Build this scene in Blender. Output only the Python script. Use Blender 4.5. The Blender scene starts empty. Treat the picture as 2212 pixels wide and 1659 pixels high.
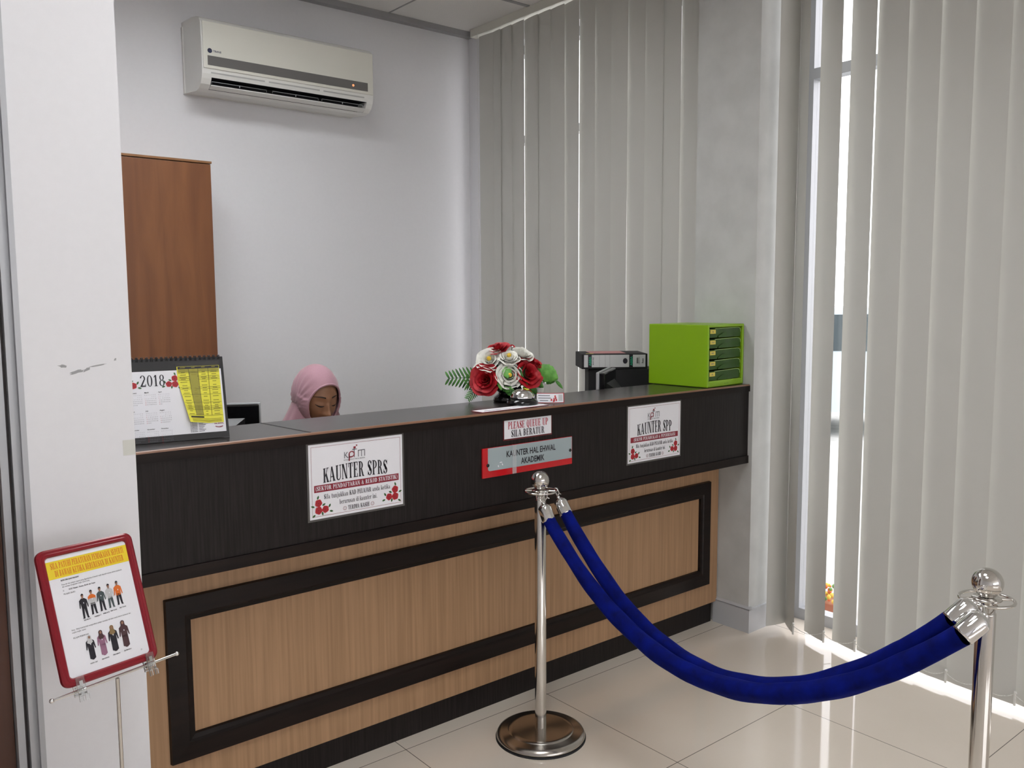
import bpy, bmesh, math, random
from math import sin, cos, pi, radians, sqrt, exp, atan2
from mathutils import Vector, Matrix

S = bpy.context.scene
COL = S.collection
random.seed(7)

# ------------------------------------------------------------------ camera
EYE = Vector((0.0, 0.0, 1.42))
_yaw, _pitch, _roll = 0.687211, -0.0984057, -0.00513348
_f = Vector((sin(_yaw) * cos(_pitch), cos(_yaw) * cos(_pitch), sin(_pitch)))
_r = Vector((cos(_yaw), -sin(_yaw), 0.0))
_u = _r.cross(_f)
_r2 = _r * cos(_roll) + _u * sin(_roll)
_u2 = -_r * sin(_roll) + _u * cos(_roll)
cam_d = bpy.data.cameras.new('camera')
cam_d.sensor_fit = 'HORIZONTAL'
cam_d.sensor_width = 36.0
cam_d.lens = 36.0 * 1858.2 / 2212.0
cam_d.clip_start = 0.02
cam = bpy.data.objects.new('camera', cam_d)
COL.objects.link(cam)
cam.matrix_world = Matrix(((_r2.x, _u2.x, -_f.x, EYE.x), (_r2.y, _u2.y, -_f.y, EYE.y),
                           (_r2.z, _u2.z, -_f.z, EYE.z), (0, 0, 0, 1)))
S.camera = cam

# ------------------------------------------------------------------ world, light, exposure
w = bpy.data.worlds.new('overcast_sky')
S.world = w
w.use_nodes = True
bg = w.node_tree.nodes['Background']
bg.inputs['Color'].default_value = (0.985, 0.97, 1.0, 1)
bg.inputs['Strength'].default_value = 3.5
LAMP = 13.5         # radiance of the lit diffusers in the ceiling lights
S.view_settings.view_transform = 'Standard'
S.view_settings.look = 'None'
S.view_settings.exposure = 0.0
S.view_settings.gamma = 1.0
S.view_settings.use_curve_mapping = False


def portal(name, loc, rot, sx, sy):
    d = bpy.data.lights.new(name, 'AREA')
    d.shape = 'RECTANGLE'
    d.size = sx
    d.size_y = sy
    d.cycles.is_portal = True
    o = bpy.data.objects.new(name, d)
    o.location = loc
    o.rotation_euler = rot
    COL.objects.link(o)


portal('daylight_bay_window', (3.36, 3.3, 1.45), (0, pi / 2, 0), 2.9, 1.7)
portal('daylight_lobby_window', (3.36, 0.3, 1.45), (0, pi / 2, 0), 2.9, 3.6)
# daylight entering through the three glazed bays of the rear wall
REAR = 1.9
for _x in (-1.4, 0.5, 2.4):
    _d = bpy.data.lights.new('rear_window_daylight', 'AREA')
    _d.shape = 'RECTANGLE'
    _d.size, _d.size_y = 1.7, 1.6
    _d.energy = REAR * pi * 1.7 * 1.6
    _d.color = (0.99, 0.985, 1.0)
    _o = bpy.data.objects.new('rear_window_daylight', _d)
    _o.location = (_x, -6.56, 1.76)
    _o.rotation_euler = (pi / 2, 0, 0)
    COL.objects.link(_o)

# ------------------------------------------------------------------ materials
MATS = {}


def mat(name, col, rough=0.5, metal=0.0, **k):
    if name in MATS:
        return MATS[name]
    m = bpy.data.materials.new(name)
    m.use_nodes = True
    b = m.node_tree.nodes['Principled BSDF']
    b.inputs['Base Color'].default_value = (*col, 1)
    b.inputs['Roughness'].default_value = rough
    b.inputs['Metallic'].default_value = metal
    for key, v in k.items():
        b.inputs[key.replace('_', ' ')].default_value = v
    MATS[name] = m
    return m


def noise_col(m, scale, c0, c1, stretch=(1, 1, 1), detail=6, lo=0.35, hi=0.65, bump=0.0, dist=0.0):
    nt = m.node_tree
    N, L = nt.nodes, nt.links
    b = N['Principled BSDF']
    tc = N.new('ShaderNodeTexCoord')
    mp = N.new('ShaderNodeMapping')
    mp.inputs['Scale'].default_value = stretch
    n = N.new('ShaderNodeTexNoise')
    n.inputs['Scale'].default_value = scale
    n.inputs['Detail'].default_value = detail
    n.inputs['Distortion'].default_value = dist
    r = N.new('ShaderNodeValToRGB')
    r.color_ramp.elements[0].position = lo
    r.color_ramp.elements[0].color = (*c0, 1)
    r.color_ramp.elements[1].position = hi
    r.color_ramp.elements[1].color = (*c1, 1)
    L.new(tc.outputs['Object'], mp.inputs['Vector'])
    L.new(mp.outputs['Vector'], n.inputs['Vector'])
    L.new(n.outputs['Fac'], r.inputs['Fac'])
    L.new(r.outputs['Color'], b.inputs['Base Color'])
    if bump:
        bp = N.new('ShaderNodeBump')
        bp.inputs['Strength'].default_value = bump
        bp.inputs['Distance'].default_value = 0.002
        L.new(n.outputs['Fac'], bp.inputs['Height'])
        L.new(bp.outputs['Normal'], b.inputs['Normal'])
    return m


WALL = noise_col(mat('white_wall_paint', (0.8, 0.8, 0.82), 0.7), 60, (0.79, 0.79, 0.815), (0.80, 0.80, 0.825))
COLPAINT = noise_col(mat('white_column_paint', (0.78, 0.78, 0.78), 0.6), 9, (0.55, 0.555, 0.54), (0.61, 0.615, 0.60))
CEIL = noise_col(mat('ceiling_board', (0.75, 0.74, 0.72), 0.85), 300, (0.78, 0.77, 0.75), (0.88, 0.87, 0.85))
TRIMG = mat('grey_metal_angle', (0.36, 0.36, 0.37), 0.5)
BASEB = mat('grey_skirting_tile', (0.55, 0.56, 0.58), 0.25)
WHITEP = mat('white_plastic', (0.78, 0.78, 0.75), 0.35)
IVORY = mat('ivory_plastic', (0.74, 0.73, 0.66), 0.35)
GREYP = mat('grey_gloss_plastic', (0.16, 0.155, 0.15), 0.2)
BLACK = mat('black_plastic', (0.012, 0.012, 0.014), 0.35)
BLACKM = mat('matt_black', (0.010, 0.010, 0.012), 0.7)
SATIN = mat('black_gloss', (0.006, 0.006, 0.007), 0.12)
STEEL = mat('polished_steel', (0.66, 0.64, 0.61), 0.10, 1.0)
BRUSHED = mat('brushed_steel', (0.50, 0.47, 0.43), 0.22, 1.0)
CHROME = mat('chrome', (0.80, 0.80, 0.80), 0.05, 1.0)
ALU = mat('grey_aluminium', (0.42, 0.43, 0.45), 0.4, 0.3)
ALUD = mat('dark_rubber_gasket', (0.06, 0.05, 0.05), 0.6)
PAPER = mat('white_paper', (0.82, 0.82, 0.86), 0.6)
LAMI = mat('laminate_film', (0.10, 0.095, 0.09), 0.15)
INK = mat('black_ink', (0.012, 0.010, 0.018), 0.5)
INKG = mat('grey_ink', (0.16, 0.16, 0.18), 0.5)
MAROON = mat('maroon_ink', (0.26, 0.012, 0.03), 0.5)
REDINK = mat('red_ink', (0.45, 0.015, 0.035), 0.5)
REDPRINT = mat('rose_red_ink', (0.50, 0.02, 0.03), 0.5)
REDDARK = mat('dark_rose_ink', (0.20, 0.004, 0.012), 0.5)
GREENINK = mat('leaf_green_ink', (0.03, 0.11, 0.025), 0.5)
YELLOWP = mat('yellow_paper', (0.80, 0.75, 0.06), 0.6)
YELLOWD = mat('shaded_yellow_print', (0.36, 0.33, 0.05), 0.6)
YELLOWB = mat('yellow_banner_ink', (0.86, 0.66, 0.03), 0.5)
ORANGEI = mat('orange_ink', (0.72, 0.16, 0.02), 0.5)
SKINI = mat('skin_ink', (0.32, 0.17, 0.11), 0.5)
SLATE = mat('slate_ink', (0.06, 0.08, 0.085), 0.5)
MAUVEI = mat('mauve_ink', (0.30, 0.14, 0.22), 0.5)
BROWNI = mat('brown_ink', (0.07, 0.03, 0.035), 0.5)
OLIVEI = mat('gold_ink', (0.26, 0.17, 0.07), 0.5)
SIGNRED = mat('sign_red_acrylic', (0.56, 0.012, 0.018), 0.12)
SIGNGREY = mat('sign_grey_acrylic', (0.36, 0.43, 0.45), 0.12)
ACRYL = mat('clear_acrylic', (0.95, 0.97, 0.97), 0.05, Transmission_Weight=0.95, IOR=1.45)
TAPE = mat('cream_masking_tape', (0.66, 0.66, 0.61), 0.55)
SCUFF = mat('scuff_grey', (0.36, 0.36, 0.37), 0.8)
GREEN = mat('lime_green_plastic', (0.24, 0.44, 0.008), 0.38)
GREENT = mat('dark_green_translucent_plastic', (0.030, 0.085, 0.010), 0.18)
GREENE = mat('pale_green_edge', (0.42, 0.62, 0.22), 0.25)
STICKY = mat('yellow_label', (0.72, 0.60, 0.10), 0.6)
FRAMER = mat('dark_red_frame_plastic', (0.24, 0.006, 0.016), 0.28)
ROSER = noise_col(mat('red_silk', (0.42, 0.006, 0.014), 0.55), 40, (0.30, 0.003, 0.010), (0.50, 0.010, 0.020))
ROSEW = noise_col(mat('white_silk', (0.80, 0.78, 0.70), 0.55), 40, (0.74, 0.74, 0.66), (0.84, 0.83, 0.78))
ROSEY = mat('yellow_stamen', (0.75, 0.50, 0.03), 0.6)
LEAF = noise_col(mat('green_leaf', (0.05, 0.19, 0.03), 0.45), 50, (0.02, 0.10, 0.015), (0.08, 0.27, 0.04))
LEAFL = noise_col(mat('light_green_leaf', (0.11, 0.33, 0.05), 0.45), 50, (0.07, 0.26, 0.03), (0.15, 0.40, 0.07))
STEMG = mat('dark_green_stem', (0.01, 0.05, 0.015), 0.5)
PEARL = mat('white_bead', (0.85, 0.85, 0.85), 0.25)
SKIN = noise_col(mat('brown_skin', (0.31, 0.155, 0.085), 0.5), 14, (0.27, 0.13, 0.07), (0.34, 0.17, 0.095))
LIP = mat('lip_skin', (0.26, 0.09, 0.07), 0.45)
HAIRD = mat('dark_brow_hair', (0.02, 0.012, 0.01), 0.7)
HIJAB = noise_col(mat('dusty_pink_cloth', (0.45, 0.25, 0.30), 0.75, Sheen_Weight=0.3), 500, (0.43, 0.235, 0.285), (0.48, 0.27, 0.325))
TUNIC = mat('dark_tunic_cloth', (0.05, 0.045, 0.07), 0.85)
VELVET = noise_col(mat('blue_velvet', (0.001, 0.006, 0.14), 0.85, Sheen_Weight=0.10, Sheen_Roughness=0.4, Specular_IOR_Level=0.1), 26,
                   (0.0006, 0.003, 0.075), (0.0010, 0.007, 0.17), lo=0.3, hi=0.7, bump=0.1)
VELVET.node_tree.nodes['Principled BSDF'].inputs['Sheen Tint'].default_value = (0.05, 0.12, 0.9, 1)
DARKWOOD = noise_col(mat('wenge_laminate', (0.03, 0.027, 0.026), 0.42, Specular_IOR_Level=0.2), 14, (0.010, 0.0075, 0.0072), (0.019, 0.0155, 0.0148),
                     stretch=(14, 14, 0.5), detail=4)
TOPWOOD = noise_col(mat('wenge_worktop', (0.035, 0.03, 0.028), 0.24), 8, (0.022, 0.018, 0.018), (0.034, 0.030, 0.029),
                    stretch=(0.6, 14, 1), detail=4)
EDGEWOOD = noise_col(mat('dark_brown_edging', (0.020, 0.011, 0.009), 0.33, Specular_IOR_Level=0.2), 6, (0.007, 0.0042, 0.0036), (0.013, 0.0075, 0.006),
                     stretch=(0.5, 8, 8), detail=3)
EDGEBAND = mat('brown_edge_highlight', (0.22, 0.11, 0.065), 0.4)  # brown edge band, colour lightened to paint the highlight along the top edge
OAK = noise_col(mat('light_oak_laminate', (0.5, 0.32, 0.18), 0.45), 7, (0.33, 0.190, 0.098), (0.45, 0.268, 0.145),
                stretch=(16, 16, 0.35), detail=5, lo=0.3, hi=0.7)
CUPB = noise_col(mat('orange_brown_veneer', (0.22, 0.08, 0.025), 0.4), 3.2, (0.15, 0.050, 0.016), (0.225, 0.085, 0.028),
                 stretch=(5, 5, 0.45), detail=4, lo=0.25, hi=0.62, dist=0.6)
DOORW = noise_col(mat('brown_door_veneer', (0.12, 0.035, 0.01), 0.4), 3, (0.05, 0.013, 0.004), (0.085, 0.024, 0.008),
                  stretch=(8, 8, 0.5), detail=4)
DESKW = mat('desk_laminate', (0.42, 0.27, 0.15), 0.45)
FABRICG = mat('chair_fabric', (0.03, 0.03, 0.035), 0.9)
PINKP = mat('pink_paper', (0.60, 0.26, 0.26), 0.5)
FILEW = mat('file_label_paper', (0.62, 0.62, 0.63), 0.5)
FILEG = mat('file_green_ink', (0.01, 0.30, 0.16), 0.5)
REDPOT = mat('red_glazed_pot', (0.62, 0.03, 0.03), 0.3)
CONC = noise_col(mat('outdoor_paving', (0.5, 0.5, 0.48), 0.9), 8, (0.45, 0.45, 0.43), (0.55, 0.55, 0.53))
HEDGE = mat('hedge_leaves', (0.10, 0.25, 0.05), 0.8)
CARP = mat('pale_blue_car_paint', (0.5, 0.58, 0.62), 0.3)
CARG = mat('car_glass', (0.05, 0.07, 0.08), 0.1)
TYRE = mat('tyre_rubber', (0.02, 0.02, 0.02), 0.8)


def slat_material():
    m = bpy.data.materials.new('blind_fabric')
    m.use_nodes = True
    N, L = m.node_tree.nodes, m.node_tree.links
    b = N['Principled BSDF']
    b.inputs['Base Color'].default_value = (0.60, 0.595, 0.56, 1)
    b.inputs['Roughness'].default_value = 0.85
    t = N.new('ShaderNodeBsdfTranslucent')
    t.inputs['Color'].default_value = (0.9, 0.9, 0.82, 1)
    x = N.new('ShaderNodeMixShader')
    x.inputs['Fac'].default_value = 0.012
    L.new(b.outputs['BSDF'], x.inputs[1])
    L.new(t.outputs['BSDF'], x.inputs[2])
    L.new(x.outputs['Shader'], N['Material Output'].inputs['Surface'])
    return m


SLAT = slat_material()


def glass_material():
    m = bpy.data.materials.new('window_glass')
    m.use_nodes = True
    N, L = m.node_tree.nodes, m.node_tree.links
    t = N.new('ShaderNodeBsdfTransparent')
    t.inputs['Color'].default_value = (0.96, 0.96, 0.96, 1)
    g = N.new('ShaderNodeBsdfGlossy')
    g.inputs['Roughness'].default_value = 0.02
    x = N.new('ShaderNodeMixShader')
    x.inputs['Fac'].default_value = 0.06
    L.new(t.outputs['BSDF'], x.inputs[1])
    L.new(g.outputs['BSDF'], x.inputs[2])
    L.new(x.outputs['Shader'], N['Material Output'].inputs['Surface'])
    return m


GLASS = glass_material()


def floor_material():
    m = mat('polished_cream_tile', (0.60, 0.55, 0.48), 0.05, IOR=1.75)
    N, L = m.node_tree.nodes, m.node_tree.links
    b = N['Principled BSDF']
    geo = N.new('ShaderNodeNewGeometry')
    sep = N.new('ShaderNodeSeparateXYZ')
    L.new(geo.outputs['Position'], sep.inputs['Vector'])

    def line(out, off):
        a = N.new('ShaderNodeMath'); a.operation = 'SUBTRACT'; a.inputs[1].default_value = off
        d = N.new('ShaderNodeMath'); d.operation = 'DIVIDE'; d.inputs[1].default_value = 0.6
        f = N.new('ShaderNodeMath'); f.operation = 'FLOORED_MODULO'; f.inputs[1].default_value = 1.0
        c = N.new('ShaderNodeMath'); c.operation = 'LESS_THAN'; c.inputs[1].default_value = 0.0042
        L.new(out, a.inputs[0]); L.new(a.outputs[0], d.inputs[0]); L.new(d.outputs[0], f.inputs[0])
        L.new(f.outputs[0], c.inputs[0])
        return c.outputs[0]
    mx = N.new('ShaderNodeMath'); mx.operation = 'MAXIMUM'
    L.new(line(sep.outputs['X'], 1.984), mx.inputs[0])
    L.new(line(sep.outputs['Y'], 1.026), mx.inputs[1])
    n = N.new('ShaderNodeTexNoise'); n.inputs['Scale'].default_value = 2.2; n.inputs['Detail'].default_value = 5
    L.new(geo.outputs['Position'], n.inputs['Vector'])
    r = N.new('ShaderNodeValToRGB')
    r.color_ramp.elements[0].position = 0.3; r.color_ramp.elements[0].color = (0.80, 0.72, 0.62, 1)
    r.color_ramp.elements[1].position = 0.7; r.color_ramp.elements[1].color = (0.84, 0.76, 0.665, 1)
    L.new(n.outputs['Fac'], r.inputs['Fac'])
    mix = N.new('ShaderNodeMix'); mix.data_type = 'RGBA'
    L.new(mx.outputs[0], mix.inputs['Factor'])
    L.new(r.outputs['Color'], mix.inputs['A'])
    mix.inputs['B'].default_value = (0.16, 0.14, 0.12, 1)
    L.new(mix.outputs['Result'], b.inputs['Base Color'])
    return m


FLOORM = floor_material()


def emit(name, col, st):
    m = bpy.data.materials.new(name)
    m.use_nodes = True
    b = m.node_tree.nodes['Principled BSDF']
    b.inputs['Base Color'].default_value = (*col, 1)
    b.inputs['Emission Color'].default_value = (*col, 1)
    b.inputs['Emission Strength'].default_value = st
    return m


LAMPM = emit('lit_diffuser', (0.97, 0.98, 1.0), LAMP)
LEDM = emit('orange_led', (1.0, 0.30, 0.12), 1.2)

# ------------------------------------------------------------------ mesh building helpers


class MB:
    def __init__(self):
        self.v, self.f, self.mi, self.sm = [], [], [], []
        self.M = None

    def add(self, verts, faces, mi=0, smooth=False):
        o = len(self.v)
        for p in verts:
            p = Vector(p)
            self.v.append(self.M @ p if self.M else p)
        for f in faces:
            self.f.append([i + o for i in f]); self.mi.append(mi); self.sm.append(smooth)
        return self

    def box(self, x0, x1, y0, y1, z0, z1, mi=0, bev=0.0):
        if bev <= 0:
            self.add([(x0, y0, z0), (x1, y0, z0), (x1, y1, z0), (x0, y1, z0), (x0, y0, z1), (x1, y0, z1), (x1, y1, z1), (x0, y1, z1)],
                     [(0, 3, 2, 1), (4, 5, 6, 7), (0, 1, 5, 4), (1, 2, 6, 5), (2, 3, 7, 6), (3, 0, 4, 7)], mi)
            return self
        bm = bmesh.new()
        bmesh.ops.create_cube(bm, size=1.0)
        for q in bm.verts:
            q.co = Vector(((x0 + x1) / 2 + q.co.x * (x1 - x0), (y0 + y1) / 2 + q.co.y * (y1 - y0), (z0 + z1) / 2 + q.co.z * (z1 - z0)))
        bmesh.ops.bevel(bm, geom=list(bm.edges), offset=bev, segments=2, profile=0.6, affect='EDGES')
        bm.verts.index_update()
        self.add([q.co.copy() for q in bm.verts], [[q.index for q in f.verts] for f in bm.faces], mi, False)
        bm.free()
        return self

    def prism(self, pts, axis, a, b, mi=0, smooth=False, caps=True):
        """extrude a 2-D outline along axis ('x','y','z')."""
        n = len(pts)

        def P(p, t):
            return {'x': (t, p[0], p[1]), 'y': (p[0], t, p[1]), 'z': (p[0], p[1], t)}[axis]
        vs = [P(p, a) for p in pts] + [P(p, b) for p in pts]
        self.add(vs, [(i, (i + 1) % n, n + (i + 1) % n, n + i) for i in range(n)], mi, smooth)
        if caps:
            self.add(vs, [list(range(n))[::-1], list(range(n, 2 * n))], mi)
        return self

    def lathe(self, prof, c=(0, 0, 0), n=32, mi=0, smooth=True, axis=None, a0=0.0, a1=2 * pi):
        """revolve (r, z) about z through c; axis = direction vector instead of z."""
        q = Vector((0, 0, 1)).rotation_difference(Vector(axis)) if axis is not None else None
        full = abs(a1 - a0 - 2 * pi) < 1e-6
        m = n if full else n + 1
        vs = []
        for (r, z) in prof:
            for i in range(m):
                a = a0 + (a1 - a0) * i / n
                p = Vector((r * cos(a), r * sin(a), z))
                if q:
                    p = q @ p
                vs.append(p + Vector(c))
        fs = []
        for j in range(len(prof) - 1):
            for i in range(n):
                k = (i + 1) % m
                fs.append((j * m + i, j * m + k, (j + 1) * m + k, (j + 1) * m + i))
        self.add(vs, fs, mi, smooth)
        return self

    def tube(self, pts, r, n=12, mi=0, smooth=True, caps=True, closed=False, flat=1.0):
        """sweep a circle (or list of radii) along pts."""
        P = [Vector(p) for p in pts]
        k = len(P)
        rs = r if isinstance(r, (list, tuple)) else [r] * k
        vs = []
        up = None
        for i in range(k):
            if closed:
                t = P[(i + 1) % k] - P[i - 1]
            else:
                t = P[min(i + 1, k - 1)] - P[max(i - 1, 0)]
            t.normalize()
            if up is None:
                up = Vector((0, 0, 1)) if abs(t.z) < 0.95 else Vector((1, 0, 0))
            s = t.cross(up); s.normalize()
            up = s.cross(t); up.normalize()
            for j in range(n):
                a = 2 * pi * j / n
                vs.append(P[i] + s * (cos(a) * rs[i]) + up * (sin(a) * rs[i] * flat))
        fs = []
        for i in range(k if closed else k - 1):
            b2 = ((i + 1) % k) * n
            for j in range(n):
                fs.append((i * n + j, i * n + (j + 1) % n, b2 + (j + 1) % n, b2 + j))
        self.add(vs, fs, mi, smooth)
        if caps and not closed:
            self.add(vs, [list(range(n))[::-1], list(range((k - 1) * n, k * n))], mi)
        return self

    def sphere(self, c, r, n=24, m=14, mi=0, sc=(1, 1, 1)):
        prof = [(max(r * sin(pi * j / m), 1e-5), -r * cos(pi * j / m)) for j in range(m + 1)]
        o = len(self.v)
        self.lathe(prof, (0, 0, 0), n, mi)
        for i in range(o, len(self.v)):
            if self.M:
                continue
            p = self.v[i]
            self.v[i] = Vector((p.x * sc[0] + c[0], p.y * sc[1] + c[1], p.z * sc[2] + c[2]))
        return self

    def grid(self, fn, nu, nv, mi=0, smooth=True, wrap_u=False, wrap_v=False):
        vs = []
        for j in range(nv + (0 if wrap_v else 1)):
            for i in range(nu + (0 if wrap_u else 1)):
                vs.append(fn(i / nu, j / nv))
        mu = nu if wrap_u else nu + 1
        mv = nv if wrap_v else nv + 1
        fs = []
        for j in range(nv):
            for i in range(nu):
                a, b = i, (i + 1) % mu if wrap_u else i + 1
                c, d = j, (j + 1) % mv if wrap_v else j + 1
                fs.append((c * mu + a, c * mu + b, d * mu + b, d * mu + a))
        self.add(vs, fs, mi, smooth)
        return self

    def mesh(self, name, mats):
        me = bpy.data.meshes.new(name)
        me.from_pydata([tuple(p) for p in self.v], [], self.f)
        for m in (mats if isinstance(mats, (list, tuple)) else [mats]):
            me.materials.append(m)
        me.polygons.foreach_set('material_index', self.mi)
        me.polygons.foreach_set('use_smooth', self.sm)
        me.validate()
        me.update()
        return me


ROOTM = {}


def tag(o, label, cat, group=None):
    o['label'] = label
    o['category'] = cat
    if group:
        o['group'] = group
    return o


def thing(name, label, cat, loc=(0, 0, 0), rz=0.0, group=None, rot=None):
    o = bpy.data.objects.new(name, None)
    o.empty_display_size = 0.05
    o.location = loc
    o.rotation_euler = rot if rot else (0, 0, rz)
    COL.objects.link(o)
    tag(o, label, cat, group)
    ROOTM[o] = Matrix.Translation(Vector(loc)) @ o.rotation_euler.to_matrix().to_4x4()
    return o


def root_of(o):
    while o.parent:
        o = o.parent
    return o


def part(name, mb, mats, parent, world=False, label=None):
    """one mesh child; world=True when mb holds world coordinates."""
    if world:
        inv = ROOTM.get(root_of(parent), Matrix.Identity(4)).inverted()
        mb.v = [inv @ p for p in mb.v]
    o = bpy.data.objects.new(name, mb.mesh(name, mats))
    COL.objects.link(o)
    o.parent = parent
    if label:
        o['label'] = label
    return o


def single(name, mb, mats, label, cat, loc=(0, 0, 0), rz=0.0, group=None, rot=None, world=False):
    """a thing that is one mesh."""
    if world:
        inv = (Matrix.Translation(Vector(loc)) @ Matrix.Rotation(rz, 4, 'Z')).inverted()
        mb.v = [inv @ p for p in mb.v]
    o = bpy.data.objects.new(name, mb.mesh(name, mats))
    COL.objects.link(o)
    o.location = loc
    o.rotation_euler = rot if rot else (0, 0, rz)
    return tag(o, label, cat, group)


def struct(name, mb, mats, parent=None):
    o = bpy.data.objects.new(name, mb.mesh(name, mats))
    COL.objects.link(o)
    if parent:
        o.parent = parent
    else:
        o['kind'] = 'structure'
    return o


def copy_tree(src, parent=None):
    c = src.copy()
    COL.objects.link(c)
    c.parent = parent
    for ch in [x for x in COL.objects if x.parent == src]:
        copy_tree(ch, c)
    return c


# ------------------------------------------------------------------ lettering: a condensed slab-serif alphabet built from strokes
def R_(x0, y0, x1, y1):
    return [[(x0, y0), (x1, y0), (x1, y1), (x0, y1)]]


def Q_(*p):
    return [list(p)]


def E_(cx, cy, rx, ry, tx, ty, a0=0, a1=360, n=14):
    out = []
    for i in range(n):
        a, b = radians(a0 + (a1 - a0) * i / n), radians(a0 + (a1 - a0) * (i + 1) / n)
        ix, iy = rx - tx, ry - ty
        out.append([(cx + rx * cos(a), cy + ry * sin(a)), (cx + rx * cos(b), cy + ry * sin(b)),
                    (cx + ix * cos(b), cy + iy * sin(b)), (cx + ix * cos(a), cy + iy * sin(a))])
    return out


W0 = 0.13


def ST(x, y0=0.0, y1=1.0, b=True, t=True, l=0.045, wd=W0):
    o = R_(x, y0, x + wd, y1)
    if b:
        o += R_(x - l, y0, x + wd + l, y0 + 0.05)
    if t:
        o += R_(x - l, y1 - 0.05, x + wd + l, y1)
    return o


def bowl(x, y0, y1, w, t=0.11):
    h = (y1 - y0) / 2
    return E_(x, y0 + h, w, h, t, 0.05, -90, 90)


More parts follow.
